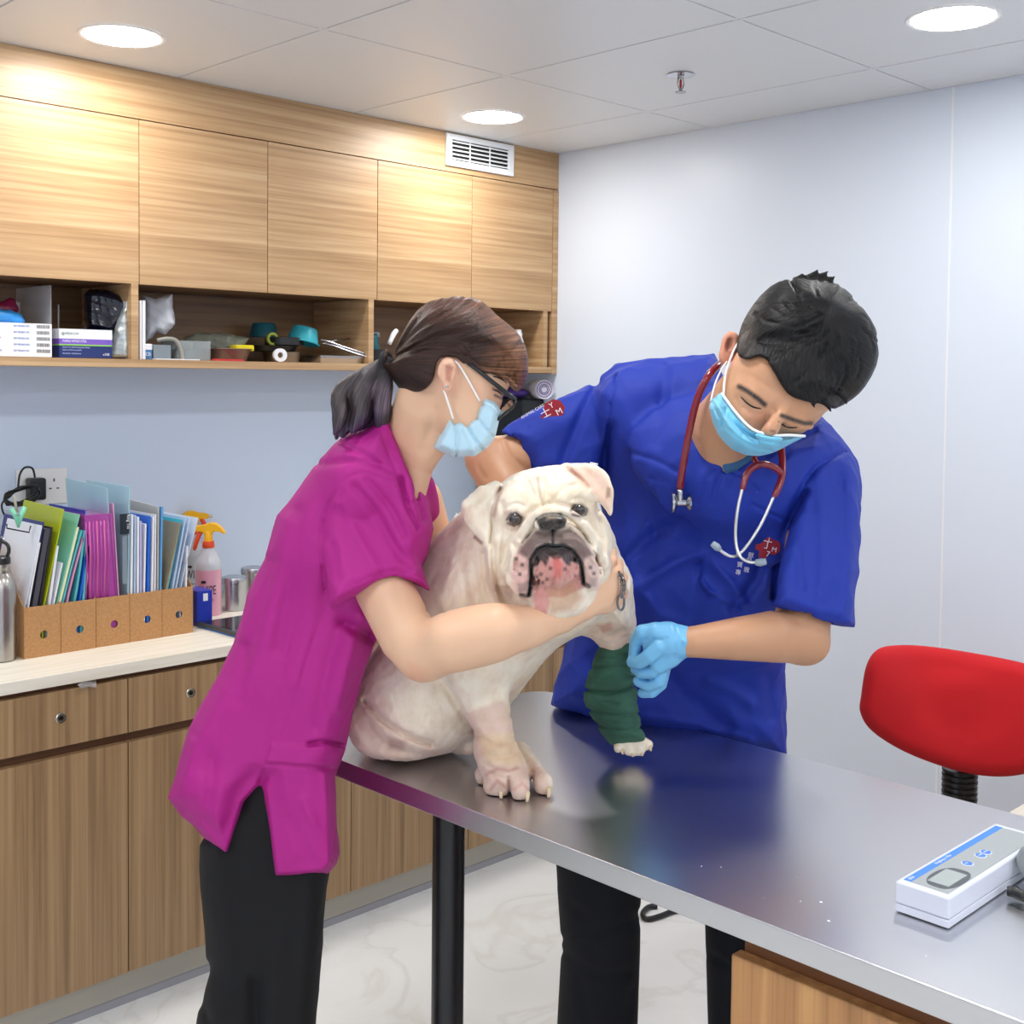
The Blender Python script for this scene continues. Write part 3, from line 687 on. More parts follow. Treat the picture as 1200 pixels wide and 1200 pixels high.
dogpaint = paint('f0e5d4', [
    ('poly', [(400, 800), (440, 810), (480, 850), (520, 875), (560, 870), (560, 900), (400, 900)], 20, 'dfc0b4', .55, 2.3),
    ('poly', [(455, 864), (475, 868), (474, 880), (456, 878)], 6, 'a97a72', .6, 2.3),
    ('poly', [(545, 835), (590, 820), (606, 850), (612, 880), (640, 905), (650, 945), (560, 945), (556, 880)], 6, 'd9b7ab', .75, 2.1),
    ('poly', [(560, 862), (604, 858), (622, 890), (600, 900), (570, 893)], 8, 'e2c8a0', .6, 2.1),
    ('line', ([(570, 908), (583, 901), (596, 903), (606, 900)], 1.6), 4, 'b0686a', .6, 2.1), ('line', ([(596, 915), (598, 938)], 1.5), 3, '8a5048', .7, 2.1), ('line', ([(624, 910), (623, 936)], 1.5), 3, '8a5048', .7, 2.1),
    ('line', ([(575, 925), (583, 915), (592, 922)], 2), 3, 'c08079', .6, 2.1), ('line', ([(603, 925), (612, 918), (620, 926)], 2), 3, 'cf9a8c', .6, 2.1),
    ('poly', [(600, 800), (660, 752), (700, 735), (690, 745), (650, 790), (590, 850)], 10, 'dcc3a2', .6, 2.3),
    ('poly', [(690, 735), (735, 728), (742, 760), (700, 765)], 10, 'dcb8a8', .6, 2.3), ('poly', [(702, 733), (716, 728), (718, 738), (706, 742)], 4, 'b8504a', .85, 2.3),
    ('poly', [(575, 660), (590, 700), (640, 735), (700, 722), (725, 690), (735, 740), (600, 770), (540, 700)], 20, 'e3c9ac', .5, 2.1),
    # ears
    ('poly', [(660, 545), (705, 549), (719, 575), (716, 603), (700, 582), (680, 570)], 6, 'dcb09e', .6, 1.95), ('line', ([(670, 551), (680, 557), (688, 568)], 1.5), 4, 'b0685c', .7, 1.95), ('poly', [(711, 570), (716, 572), (715, 582), (710, 584)], 3, '8a7458', .8, 1.95),
    ('line', ([(588, 572), (583, 586), (579, 604)], 1.6), 4, 'a8685a', .75, 1.95), ('poly', [(541, 596), (552, 592), (556, 612), (548, 614)], 6, 'd8b9a8', .7, 1.95), ('line', ([(555, 628), (564, 636)], 2), 2, '8b6356', .8, 1.95),
    # face
    ('poly', [(598, 580), (680, 565), (700, 590), (640, 600)], 20, 'ecdcbc', .5, 1.95),
    ('poly', [(592, 600), (605, 596), (614, 606), (606, 622), (592, 618)], 7, 'b08a80', .45, 1.9), ('poly', [(668, 592), (684, 589), (690, 600), (682, 606), (668, 604)], 7, 'a9857a', .45, 1.9),
    ('line', ([(594, 609), (598, 603), (605, 601), (611, 606), (609, 613), (602, 616), (595, 613)], 1.3), 2, '3a2c2c', .95, 1.9), ('line', ([(669, 598), (674, 592), (682, 592), (688, 597), (686, 603), (679, 605), (671, 603)], 1.3), 2, '3a2c2c', .95, 1.9),
    ('poly', [(604, 648), (622, 632), (625, 650), (622, 690), (618, 700), (604, 694), (598, 672)], 6, 'dfb3ae', .9, fm), ('poly', [(676, 645), (690, 640), (703, 665), (703, 690), (688, 690), (682, 665)], 6, 'dbb9b4', .85, fm),
    ('poly', [(607, 648), (612, 636), (628, 621), (648, 622), (668, 618), (686, 632), (695, 650), (684, 656), (668, 640), (648, 636), (630, 640), (618, 655)], 5, '6e5654', .9, fm),
    ('poly', [(625, 650), (634, 638), (648, 640), (668, 640), (682, 655), (686, 688), (660, 700), (630, 700), (622, 690)], 3, 'd39590', .95, fm),
    ('line', ([(627, 660), (628, 675), (630, 690)], 3), 3, 'c79a90', .8, fm),
    ('poly', [(624, 664), (625, 650), (634, 640), (648, 639), (664, 641), (676, 650), (680, 662), (670, 658), (664, 662), (658, 654), (650, 656), (644, 652), (640, 664), (634, 656), (630, 664)], 2.5, '2b2224', .97, fm),
    ('line', ([(620, 697), (623, 676), (622, 655), (630, 643), (641, 638), (648, 640), (660, 639), (672, 645), (681, 660), (684, 684), (690, 687)], 2.6), 2, '2a2022', .97, fm),
    ('line', ([(610, 697), (618, 698), (623, 688)], 2.2), 2, '2a2022', .95, fm), ('poly', [(606, 684), (618, 682), (619, 693), (608, 695)], 4, '8a7570', .8, fm), ('poly', [(692, 677), (700, 677), (698, 687), (691, 687)], 4, '9a8a88', .7, fm),
    ('poly', [(646, 660), (652, 652), (660, 660), (658, 676), (650, 678)], 5, 'd2605c', .7, fm),
    ('poly', [(624, 695), (640, 690), (645, 705), (640, 722), (626, 718)], 4, 'd59493', .9, 1.93), ('poly', [(640, 690), (672, 682), (684, 700), (670, 716), (645, 718)], 8, 'bf9070', .7, 1.95),
    ('poly', [(627, 608), (636, 602), (647, 600), (658, 601), (665, 609), (662, 618), (650, 623), (633, 622)], 2, '241c17', 1, 1.80), ('poly', [(639, 604), (654, 603), (653, 608), (641, 609)], 3, '6b5a40', .7, 1.80), ('line', ([(647, 618), (648, 638)], 1.6), 2, '241c1e', .95, 1.82),
]+[('poly', [(x-2, y-2), (x+2, y-2), (x+2, y+2), (x-2, y+2)], 2, '3a2a2c', .85, fm) for x, y in ((629, 676), (634, 673), (641, 679), (662, 667), (667, 661), (645, 666), (636, 683), (605, 655), (612, 662), (692, 665), (696, 672), (609, 673))])
dm = vcol('bulldog_coat', .7, sheen=.25, sss=.08)
bw = N(dm, 'ShaderNodeRGBToBW'); L(dm, [n for n in dm.node_tree.nodes if n.type == 'VERTEX_COLOR'][0].outputs['Color'], bw.inputs[0])
mr = N(dm, 'ShaderNodeMapRange'); mr.inputs['From Max'].default_value = .16; mr.inputs['To Min'].default_value = .22; mr.inputs['To Max'].default_value = .62; L(dm, bw.outputs[0], mr.inputs['Value']); L(dm, mr.outputs['Result'], pb(dm).inputs['Roughness'])
noisebump(dm, 260, .5, .002, sc3=(1, 1, .35), detail=3)
_l = [l for l in dm.node_tree.links if l.to_node == pb(dm) and l.to_socket.name == 'Base Color'][0].from_socket
_n = N(dm, 'ShaderNodeTexNoise'); _n.inputs['Scale'].default_value = 38; _n.inputs['Detail'].default_value = 6; L(dm, coords(dm), _n.inputs['Vector'])
_m = N(dm, 'ShaderNodeMixRGB'); _m.blend_type = 'MULTIPLY'; _m.inputs['Fac'].default_value = 1; L(dm, _l, _m.inputs['Color1']); L(dm, ramp(dm, _n.outputs['Fac'], [(.3, 'eee4de'), (.5, 'f8f5f0'), (.7, 'ffffff')]), _m.inputs['Color2']); L(dm, _m.outputs['Color'], pb(dm).inputs['Base Color'])
dog = empty('bulldog', 'white bulldog with a wrinkled face sitting on the steel table', 'dog', loc=tuple(onz(560, 885, ZT)))
DI = Matrix.Translation(-Vector(onz(560, 885, ZT)))
o = D.mesh('body', (1.17, 1.02, ZT+.001), (1.86, 1.86, 1.375), .0022, dm, None, dogpaint)
child(o, dog, DI)
eyem = mat('dog_eye', '241c1c', .06, coat=1.); eyec = mat('dog_cornea_rim', '4a3434', .2)
for (x, y, t) in ((603, 608, 1.822), (679, 598, 1.826)):
    bm = bmesh.new(); bmesh.ops.create_uvsphere(bm, u_segments=20, v_segments=14, radius=.0095, matrix=DI @ Matrix.Translation(Vector(P(x, y, t)))); fin('eye', bm, eyem, dog, smooth=True)
cl = mat('claw_horn', 'd9c3a0', .35)
for (x, y, x2, y2) in ((586, 927, 587, 937), (617, 930, 618, 941), (640, 927, 643, 936), (573, 922, 571, 929)):
    b = onz(x2, y2, ZT)+np.array([0, 0, .002]); a = onz(x2, y2, ZT)+UP*.010+FW*.010+np.array([0, 0, .004])
    tube('claw', [DI @ Vector(a), DI @ Vector((a+b)/2+np.array([0, 0, .004])), DI @ Vector(b)], [.0045, .0045, .0022], cl, dog, 8, sp=3)
for (x, y) in ((729, 884), (741, 887), (752, 886), (762, 880)):
    a = P(x-1, y-6, 2.10); b = P(x+1, y, 2.095); tube('claw', [DI @ Vector(a), DI @ Vector(b)], [.0035, .0015], cl, dog, 8)
# green bandage
B = Clay()
B.add(pillow([(703, 757), (720, 756), (738, 752), (743, 775), (746, 800), (747, 825), (750, 838), (751, 850), (757, 868), (740, 873), (720, 875), (708, 864), (697, 846), (686, 826), (684, 812), (688, 795), (693, 780)], [(720, 760, 2.09), (715, 820, 2.11), (735, 870, 2.12)], .045, .045, .05, sm=3), .01)
for a, w_, am in (([(690, 783), (715, 780), (742, 776)], 2, .003), ([(686, 808), (715, 812), (746, 802)], 2.5, .005), ([(690, 832), (720, 838), (750, 836)], 2, .003), ([(697, 848), (725, 856), (753, 852)], 2, .003), ([(700, 768), (722, 770), (740, 764)], 1.6, .002), ([(705, 795), (725, 790), (744, 792)], 1.6, .002), ([(704, 822), (725, 826)], 1.6, .002)): B.rip(fold(a, w_*.8, am*1.7))
for k_ in range(5): B.rip(fold([(684, 786+k_*18), (715, 783+k_*18), (752, 776+k_*18)], 4, -.0008))
B.rip(lambda p: (.0006*np.sin(p[:, 2]*520+p[:, 0]*60)).astype(f4))
bmt = mat('green_cohesive_bandage', '346651', .8); noisebump(bmt, 900, .5, .001)
nn = N(bmt, 'ShaderNodeTexNoise'); nn.inputs['Scale'].default_value = 14; nn.inputs['Detail'].default_value = 6; L(bmt, coords(bmt), nn.inputs['Vector']); L(bmt, ramp(bmt, nn.outputs['Fac'], [(.35, '2a5343'), (.55, '3a6a57'), (.75, '527565')]), pb(bmt).inputs['Base Color'])
o = B.mesh('bandage', tuple(P(720, 815, 2.1)-.16), tuple(P(720, 815, 2.1)+.16), .0025, bmt); o['label'] = 'dark green bandage wrapped round the leg'; child(o, dog, DI)
# ------------------------------------------------------------------ the woman in magenta scrubs
skin = vcol('skin', .48, sss=.12); noisebump(skin, 700, .08, .0006)
wo = empty('person', 'woman in a magenta scrub top, mask and glasses bending over to hold the white bulldog', 'person', loc=(P(300, 900, 2.0)[0], P(300, 900, 2.0)[1], 0))
WI_ = Matrix.Translation((-wo.location[0], -wo.location[1], 0))
W = Clay()
# head, mostly under hair and mask
HEAD = E(530, 425, 1.89, 62, 54, .072, roll=-25)
W.add(HEAD, .02)
W.add(pillow([(520, 410), (560, 395), (590, 405), (604, 425), (601, 442), (595, 455), (589, 466), (588, 474), (584, 484), (582, 496), (577, 510), (567, 522), (556, 529), (540, 529), (526, 518), (512, 500), (505, 470)], [(555, 460, 1.885)], .045, .062, .062, sm=2), .02)
W.add(C([(500, 475, 1.90, 38), (483, 505, 1.925, 32), (474, 535, 1.955, 26), (474, 560, 1.975, 20)]), .02)   # neck
W.add(C([(508, 520, 1.90, 16), (490, 545, 1.92, 18), (480, 575, 1.93, 20)]), .03)
W.add(E(446, 600, 1.99, 48, 42, .09, roll=-40), .02)                                  # shoulders and chest under the top
# ear
W.add(pillow([(516, 424), (522, 419), (531, 420), (535, 428), (534, 440), (530, 450), (526, 459), (521, 459), (517, 448), (512, 436)], [(523, 440, 1.812)], .006, .009, .012, sm=3), .004)
W.cut(E(526, 436, 1.800, 5, 9, .006, roll=-12), .003); W.add(C([(521, 428, 1.802, 2), (528, 424, 1.802, 2), (532, 430, 1.802, 1.8)]), .002)
W.rip(fold([(520, 430), (519, 442), (523, 452)], 1.5, .0015, 1.84))
# closed down-looking eye beside the glasses
W.rip(fold([(583, 459), (588, 462), (591, 466)], 1.6, .002, 1.95)); W.rip(fold([(497, 525), (505, 500), (512, 480)], 6, .003, 1.93))
# near arm: upper arm, elbow, forearm round the dog's chest, hand round its neck
W.add(C([(436, 612, 1.94, 26), (450, 690, 1.90, 34), (478, 745, 1.855, 34), (497, 765, 1.835, 32)]), .02)
W.add(C([(497, 764, 1.835, 32), (530, 752, 1.805, 36), (580, 741, 1.80, 33), (622, 734, 1.825, 25), (655, 722, 1.86, 19)]), .014)
W.add(C([(655, 722, 1.86, 18), (682, 708, 1.88, 20), (704, 694, 1.895, 20)]), .014)
W.add(E(706, 688, 1.90, 24, 32, .02, roll=15, yaw=35), .012)
for pts in ([(712, 710, 1.895, 8), (726, 702, 1.92, 7.5), (730, 694, 1.95, 7), (724, 690, 1.985, 6)], [(714, 695, 1.895, 8), (727, 686, 1.92, 7.5), (729, 677, 1.955, 7), (722, 672, 1.985, 6)],
            [(712, 680, 1.895, 8), (723, 670, 1.92, 7.5), (724, 661, 1.955, 7), (717, 656, 1.985, 6)], [(708, 668, 1.895, 7), (717, 656, 1.92, 6.5), (717, 648, 1.95, 6), (711, 643, 1.975, 5)]): W.add(C(pts), .003)
W.add(C([(694, 672, 1.895, 9), (702, 655, 1.90, 8), (707, 642, 1.91, 6.5)]), .006)    # thumb
W.add(E(560, 745, 1.795, 50, 30, .035, roll=12), .02)
W.rip(fold([(498, 716), (508, 712), (520, 716)], 3, .003, 1.9)); 
# far arm, held behind the dog
W.add(C([(485, 590, 2.08, 34), (505, 650, 2.12, 30), (540, 690, 2.17, 28), (585, 682, 2.20, 22), (608, 668, 2.20, 18)]), .02)
W.add(E(625, 660, 2.195, 20, 16, .016, roll=20), .01)
for k_ in range(4): W.add(C([(634, 650+k_*7, 2.195, 7), (650, 646+k_*7, 2.19, 6.5), (662, 645+k_*7, 2.17, 5.5)]), .003)
W.add(C([(622, 650, 2.19, 7), (632, 640, 2.18, 6.5)]), .004)
# hips and legs inside the trousers are covered by cloth
wp = paint('deb494', [('poly', [(505, 420), (540, 415), (540, 462), (512, 462)], 6, 'e8b49c', .6, 1.86), ('poly', [(522, 428), (531, 430), (528, 448), (522, 446)], 3, 'b4705a', .8, 1.86),
    ('poly', [(470, 440), (510, 445), (505, 475), (480, 480)], 16, 'cfa184', .4, 1.95), ('poly', [(478, 775), (500, 785), (500, 802), (478, 800)], 10, 'd9a184', .7, 1.95), ('poly', [(560, 440), (585, 445), (590, 470), (570, 480), (550, 465)], 14, 'e6b294', .6, 1.95),
    ('line', ([(578, 456), (586, 458), (591, 463)], 1.4), 2, '4a342c', .9, 1.95), ('line', ([(580, 463), (586, 466), (591, 468)], 1.3), 1.6, '2a1c1a', .9, 1.95), ('poly', [(690, 640), (735, 650), (730, 710), (690, 730), (680, 690)], 20, 'e3b898', .7)])
lo, hi = bb(395, 380, 740, 810, 1.72, 2.27)
child(W.mesh('body', lo, hi, .0026, skin, None, wp), wo, WI_)
def hitb(x, y, ob):
    bpy.context.view_layer.update(); d = Vector(ray(x, y)); l = d.length; d.normalize()
    ok, loc, nrm, idx = ob.ray_cast(ob.matrix_world.inverted() @ Vector(E0), d)
    return (ob.matrix_world @ loc-Vector(E0)).length/l if ok else None
lash = mat('lash_black', '1c1412', .7)
def on_skin(name, pts, r, ob, par, inv, m=lash, out=.0008):
    q = [(x, y, hitb(x, y, ob), w) for (x, y), w in zip(pts, r)]; q = [(x, y, t-out, w) for x, y, t, w in q if t and t < 2.05]
    return tube(name, PT(inv, [k[:3] for k in q]), [k[3] for k in q], m, par, 6, sp=3) if len(q) > 1 else None
wbody = wo.children[0]
on_skin('eyelashes', [(579, 457), (584, 459), (588, 463), (590, 466)], [.0006, .0012, .0012, .0007], wbody, wo, WI_)
on_skin('eyebrow', [(578, 441), (586, 443), (594, 449)], [.001, .0018, .0008], wbody, wo, WI_, mat('brow_brown', '4a3026', .8))
# hair
hairm = vcol('brown_hair', .42, spec=.35)
hairfx(hairm, (75, 1.3, .5), .6)
Hh = Clay()
Hh.add(pillow([(452, 420), (458, 405), (472, 384), (490, 361), (517, 348), (543, 347), (565, 353), (583, 370), (603, 386), (614, 405), (619, 430), (616, 447), (607, 459), (600, 455), (596, 444), (588, 430), (572, 424), (556, 428), (545, 426), (537, 421), (524, 417), (513, 424), (510, 442), (500, 455), (486, 459), (468, 453), (460, 438)], [(530, 400, 1.895), (600, 420, 1.90), (460, 425, 1.905)], .05, .088, .088, sm=2), .01)
Hh.add(within(HEAD, [(440, 425), (455, 380), (500, 340), (560, 340), (610, 370), (625, 420), (612, 462), (597, 448), (580, 432), (562, 430), (548, 428), (538, 421), (524, 417), (512, 424), (509, 442), (500, 455), (486, 460), (468, 454)], .010), .012)
Hh.add(within(union(HEAD, E(570, 420, 1.885, 42, 36, .062)), [(540, 380), (600, 380), (622, 410), (620, 440), (607, 461), (599, 452), (590, 440), (572, 431), (545, 426)], .008), .006)
Hh.add(C([(480, 428, 1.90, 26), (462, 423, 1.90, 13), (454, 423, 1.90, 8)]), .02)
Hh.add(C([(545, 420, 1.815, 5), (565, 432, 1.815, 4), (590, 440, 1.83, 4), (604, 452, 1.84, 3)]), .006)
rs = np.random.RandomState(3)
hub = (455, 424)
for i in range(30):
    a = math.radians(8+i*2.6); R_ = 75+70*(i/30)
    x2, y2 = hub[0]+R_*1.25*math.cos(a)*1.0, hub[1]-R_*math.sin(a)*.95
    mid = ((hub[0]+x2)/2-6+rs.uniform(-2, 2), (hub[1]+y2)/2-10+rs.uniform(-3, 3))
    Hh.rip(fold([hub, mid, (x2, y2)], 1.2+rs.rand(), .0035*rs.uniform(.5, 1), 1.98))
for i in range(8):
    Hh.rip(fold([(612-i*3, 398+i*3), (610-i*4, 425+i), (604-i*5, 450-i)], 1.2, .0025, 1.95))
    Hh.rip(fold([(575-i*6, 395+i*2), (590-i*6, 415+i*2), (594-i*8, 432-i)], 1.2, .002, 1.95))
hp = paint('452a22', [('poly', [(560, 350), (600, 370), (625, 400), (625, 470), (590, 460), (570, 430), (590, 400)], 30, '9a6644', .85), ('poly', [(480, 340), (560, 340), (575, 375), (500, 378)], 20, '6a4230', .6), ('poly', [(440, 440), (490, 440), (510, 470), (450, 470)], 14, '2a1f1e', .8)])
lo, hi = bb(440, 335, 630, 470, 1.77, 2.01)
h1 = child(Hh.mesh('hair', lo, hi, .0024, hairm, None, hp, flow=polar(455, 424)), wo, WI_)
pony = vcol('ponytail_dark', .4, spec=.5); hairfx(pony, (45, 1.6, .8), .7)
Ht = Clay()
for i in range(26):
    u = i/25; s = rs.uniform(-1, 1)*.02
    x1, y1 = 448-30*u, 432+14*(1-u)*0+rs.uniform(-3, 3)
    mid = (435-34*u+rs.uniform(-3, 3)+16*(1-u), 455+rs.uniform(-4, 4))
    low = (405+46*(1-u)+rs.uniform(-4, 4)-8*u, 485+rs.uniform(-4, 4))
    end = (392+58*(1-u)**1.3, 512-14*(1-u)+rs.uniform(-4, 4))
    t = 1.90
    pts = spline([P(453, 424, t+.005), P(*mid, t+s*.8), P(*low, t+s*1.4), P(*end, t+s*1.2)], 4)
    r = [px(q, t) for q in np.interp(np.linspace(0, 1, len(pts)), [0, .3, .7, 1], [5, 9, 7.5, 2.2])]
    Ht.add(chain(pts, r), .004)
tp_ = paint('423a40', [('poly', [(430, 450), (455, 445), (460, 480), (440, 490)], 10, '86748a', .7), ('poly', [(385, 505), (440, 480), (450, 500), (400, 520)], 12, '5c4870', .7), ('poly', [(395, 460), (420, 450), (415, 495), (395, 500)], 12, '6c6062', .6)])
lo, hi = bb(375, 410, 470, 525, 1.84, 1.96)
child(Ht.mesh('ponytail', lo, hi, .002, pony, None, tp_, flow=polar(500, 385, 1.6, .6)), wo, WI_)
tube('hair_tie', PT(WI_, [(452+5*math.cos(a)*1.0, 423+9*math.sin(a), 1.90+.012*math.cos(a)) for a in np.linspace(0, 2*PI, 13)[:-1]]), .005, mat('hair_tie_black', '1c1a22', .8), wo, closed=True)
# scrub top
mag = mat('magenta_scrub_cloth', 'aa1180', .7); noisebump(mag, 900, .12, .0005)
T = Clay(); T.slack = 2.6
T.add(pillow([(452, 484), (426, 501), (398, 517), (376, 536), (342, 582), (325, 604), (309, 654), (291, 695), (274, 754), (257, 788), (236, 823), (221, 853), (207, 905), (197, 935), (212, 957), (228, 968), (250, 992), (267, 1005), (277, 972), (287, 940), (305, 921), (311, 960), (316, 1000), (320, 1029), (352, 1028), (382, 1024), (394, 1013), (399, 1000), (394, 960), (393, 910), (404, 880), (410, 850), (424, 797), (440, 756), (470, 700), (500, 655), (509, 620), (503, 590), (492, 560), (484, 552), (470, 530), (460, 500)],
     [(450, 520, 1.95), (480, 620, 1.96), (380, 600, 1.99), (330, 750, 2.02), (300, 900, 2.03), (370, 950, 2.04), (260, 950, 2.02), (440, 740, 2.01)], .05, .108, .12), .01)
T.add(within(E(436, 565, 1.955, 62, 66, .115, roll=-35), [(440, 480), (452, 486), (459, 510), (470, 540), (481, 565), (486, 640), (400, 660), (360, 560), (400, 510)]), .01)
T.cut(pillow([(455, 478), (462, 505), (472, 535), (482, 560), (486, 582), (500, 560), (520, 530), (500, 500)], [(490, 530, 1.90)], .01, .09, .02), .006)   # open neckline
T.rip(fold([(452, 486), (458, 510), (470, 540), (481, 565), (484, 585)], 2.4, -.003, 1.99)); T.rip(fold([(443, 493), (450, 518), (462, 548), (474, 580), (480, 600)], 1.5, .0025, 1.99))
# far sleeve
T.add(C([(486, 575, 2.04, 26), (494, 610, 2.09, 26), (494, 628, 2.11, 24)]), .02)
# near sleeve
T.add(pillow([(437, 556), (412, 556), (395, 566), (382, 596), (378, 620), (379, 645), (384, 690), (389, 713), (404, 704), (420, 695), (442, 685), (466, 680), (486, 684), (503, 692), (497, 668), (488, 642), (476, 611), (458, 577)], [(410, 600, 1.93), (440, 680, 1.895), (480, 640, 1.925)], .028, .062, .06), .008)
T.cut(C([(460, 712, 1.885, 38), (450, 684, 1.897, 34)]), .004)
T.rip(fold([(386, 699), (408, 688), (436, 676), (464, 670), (498, 678)], 1.3, .0016, 1.9)); T.rip(fold([(386, 704), (410, 692), (438, 681), (466, 675), (500, 685)], 3.5, -.0012, 1.9))
# armhole seam, folds
T.rip(fold([(458, 565), (430, 555), (408, 560), (390, 582), (378, 612), (377, 650), (382, 695)], 1.6, .0035, 1.97))
T.rip(fold([(352, 650), (345, 720), (330, 790), (318, 850), (309, 915)], 1.3, .0025, 2.03)); T.rip(fold([(384, 705), (360, 770), (340, 840), (322, 880)], 1.3, .0025, 2.03))
for a, w_, am in (([(400, 520), (430, 535), (455, 550)], 4, .003), ([(375, 545), (410, 540), (445, 545)], 4, .003), ([(415, 570), (440, 600), (462, 640), (480, 665)], 5, .0045), ([(430, 562), (458, 595), (474, 630)], 4, .004), ([(400, 590), (420, 630), (440, 665)], 6, -.003), ([(392, 640), (398, 680)], 6, .003),
                  ([(350, 600), (340, 680), (325, 760)], 9, .004), ([(375, 640), (365, 720), (345, 800)], 9, -.004), ([(320, 660), (300, 740), (280, 820)], 9, .004), ([(400, 720), (385, 780), (370, 850)], 8, .004), ([(290, 760), (265, 840), (240, 900)], 10, .004), ([(420, 720), (410, 770), (396, 830)], 7, -.004),
                  ([(405, 730), (435, 745)], 8, .012), ([(250, 890), (245, 940)], 8, .004), ([(225, 870), (215, 920)], 7, -.003), ([(470, 560), (476, 590), (490, 620)], 3, .005), ([(488, 580), (496, 610)], 3, .004),
                  ([(340, 960), (360, 1000)], 8, .004), ([(355, 940), (380, 980)], 6, -.003)): T.rip(fold(a, w_, am*1.7, 2.04))
# hem edges and the pocket band
T.rip(fold([(319, 1021), (352, 1020), (384, 1015), (394, 1000)], 1.2, .002, 2.1))
TRP = pillow([(233, 990), (250, 962), (275, 935), (286, 900), (340, 895), (388, 925), (394, 990), (383, 1040), (378, 1110), (371, 1200), (366, 1300), (362, 1420), (358, 1530), (235, 1530), (228, 1300), (230, 1200), (233, 1172), (243, 1140), (239, 1090), (234, 1040)], [(300, 950, 2.035), (300, 1500, 2.05)], .04, .080, .10)
T.add(pillow([(230, 966), (250, 991), (267, 1005), (277, 972), (287, 940), (305, 921), (312, 895), (270, 885), (238, 930)], [(300, 950, 2.035)], .008, .096, .10), .012)
T.add(pillow([(318, 895), (306, 921), (311, 960), (320, 1029), (352, 1028), (382, 1024), (391, 1012), (390, 960), (386, 900)], [(300, 950, 2.035)], .010, .098, .10), .012)
T.rip(cloth(.0055, 21))
T0 = snap(T)
T.add(within(T0, [(317, 871), (402, 877), (393, 899), (311, 893)], .0045, sm=0), .0015)
T.add(within(T0, [(385, 697), (408, 686), (436, 675), (466, 669), (498, 679), (506, 696), (487, 687), (466, 683), (442, 688), (420, 698), (404, 708), (388, 716)], .002, sm=2), .0012)
T.add(within(T0, [(448, 482), (455, 484), (464, 510), (474, 538), (484, 562), (487, 585), (480, 588), (472, 566), (462, 540), (452, 512)], .0025, sm=2), .0012)
T.rip(fold([(313, 895), (350, 898), (393, 901)], 1.6, .003, 2.02)); T.rip(fold([(362, 872), (380, 869), (403, 874)], 2.4, .012, 2.02))
T.keep(half(P(300, 900, 2.2), FW), .002)
lo, hi = bb(180, 470, 525, 1045, 1.78, 2.22)
child(T.mesh('scrub_top', lo, hi, .0032, mag), wo, WI_)
# trousers to the floor
blkc = mat('black_trouser_cloth', '08080c', .9); noisebump(blkc, 900, .1, .0005)
Tr = Clay()
Tr.add(TRP, .01)
Tr.rip(fold([(300, 1150), (302, 1300), (300, 1530)], 9, .02)); Tr.rip(fold([(246, 1130), (236, 1165), (246, 1200)], 5, .006)); Tr.rip(fold([(345, 1080), (340, 1200)], 10, .003)); Tr.rip(cloth(.004, 9))
Tr.keep(half((0, 0, .04), (0, 0, -1)), .002)
lo, hi = bb(200, 890, 410, 1560, 1.86, 2.2); lo[2] = .02
child(Tr.mesh('trousers', lo, hi, .005, blkc), wo, WI_)
shoe = mat('black_shoe', '1a1a1c', .5)
for xx, tt in ((265, 2.05), (325, 2.03)):
    q = onz(xx, 1540, .045); S_ = Clay(); dd = np.array([.8, -.6, 0]); q[2] = .04
    S_.add(ell(q, (.05, .05, .045), np.eye(3)), .02); S_.add(ell(q+dd*.1-np.array([0, 0, .008]), (.065, .06, .034), np.eye(3)), .04); S_.keep(half((0, 0, .002), (0, 0, -1)), .002)
    child(S_.mesh('shoe', q-.25, q+.25, .005, shoe), wo, WI_)
# face mask with pleats and ear loops
mk = mat('pale_blue_mask', 'b5d6e6', .7, sheen=.2); noisebump(mk, 1500, .15, .0004); loop = mat('white_elastic', 'eef0f2', .6)
M_ = Clay()
mp = [(567, 461), (582, 470), (587, 481), (584, 497), (580, 514), (569, 527), (556, 534), (531, 536), (508, 525), (516, 507), (526, 485), (533, 491), (545, 494), (554, 487), (561, 471)]
M_.add(pillow(mp, [(560, 495, 1.885)], .013, .069, .05), .003)
for a, w_, am in (([(545, 494), (554, 510), (566, 527)], 1.6, .006), ([(531, 492), (536, 512), (534, 533)], 1.6, .005), ([(556, 487), (568, 500), (579, 513)], 1.6, .005), ([(562, 472), (574, 480), (585, 488)], 1.3, .002), ([(526, 488), (519, 505), (512, 524)], 1.2, .002), ([(540, 495), (550, 515), (556, 532)], 3, -.003), ([(563, 470), (575, 475), (585, 484)], 1.1, -.0015)): M_.rip(fold(a, w_, am, 1.9))
lo, hi = bb(500, 452, 596, 545, 1.76, 1.96)
child(M_.mesh('face_mask', lo, hi, .0018, mk, relax=2), wo, WI_)
tube('ear_loop', PT(WI_, [(562, 470, 1.815), (550, 448, 1.812), (538, 428, 1.812), (530, 421, 1.815)]), .0014, loop, wo, sp=4)
tube('ear_loop', PT(WI_, [(531, 491, 1.817), (525, 472, 1.812), (520, 457, 1.812)]), .0014, loop, wo, sp=4)
bm = bmesh.new(); bmesh.ops.create_uvsphere(bm, u_segments=10, v_segments=8, radius=.0022, matrix=WI_ @ Matrix.Translation(Vector(P(524, 453, 1.797)))); fin('ear_stud', bm, ch, wo, smooth=True)
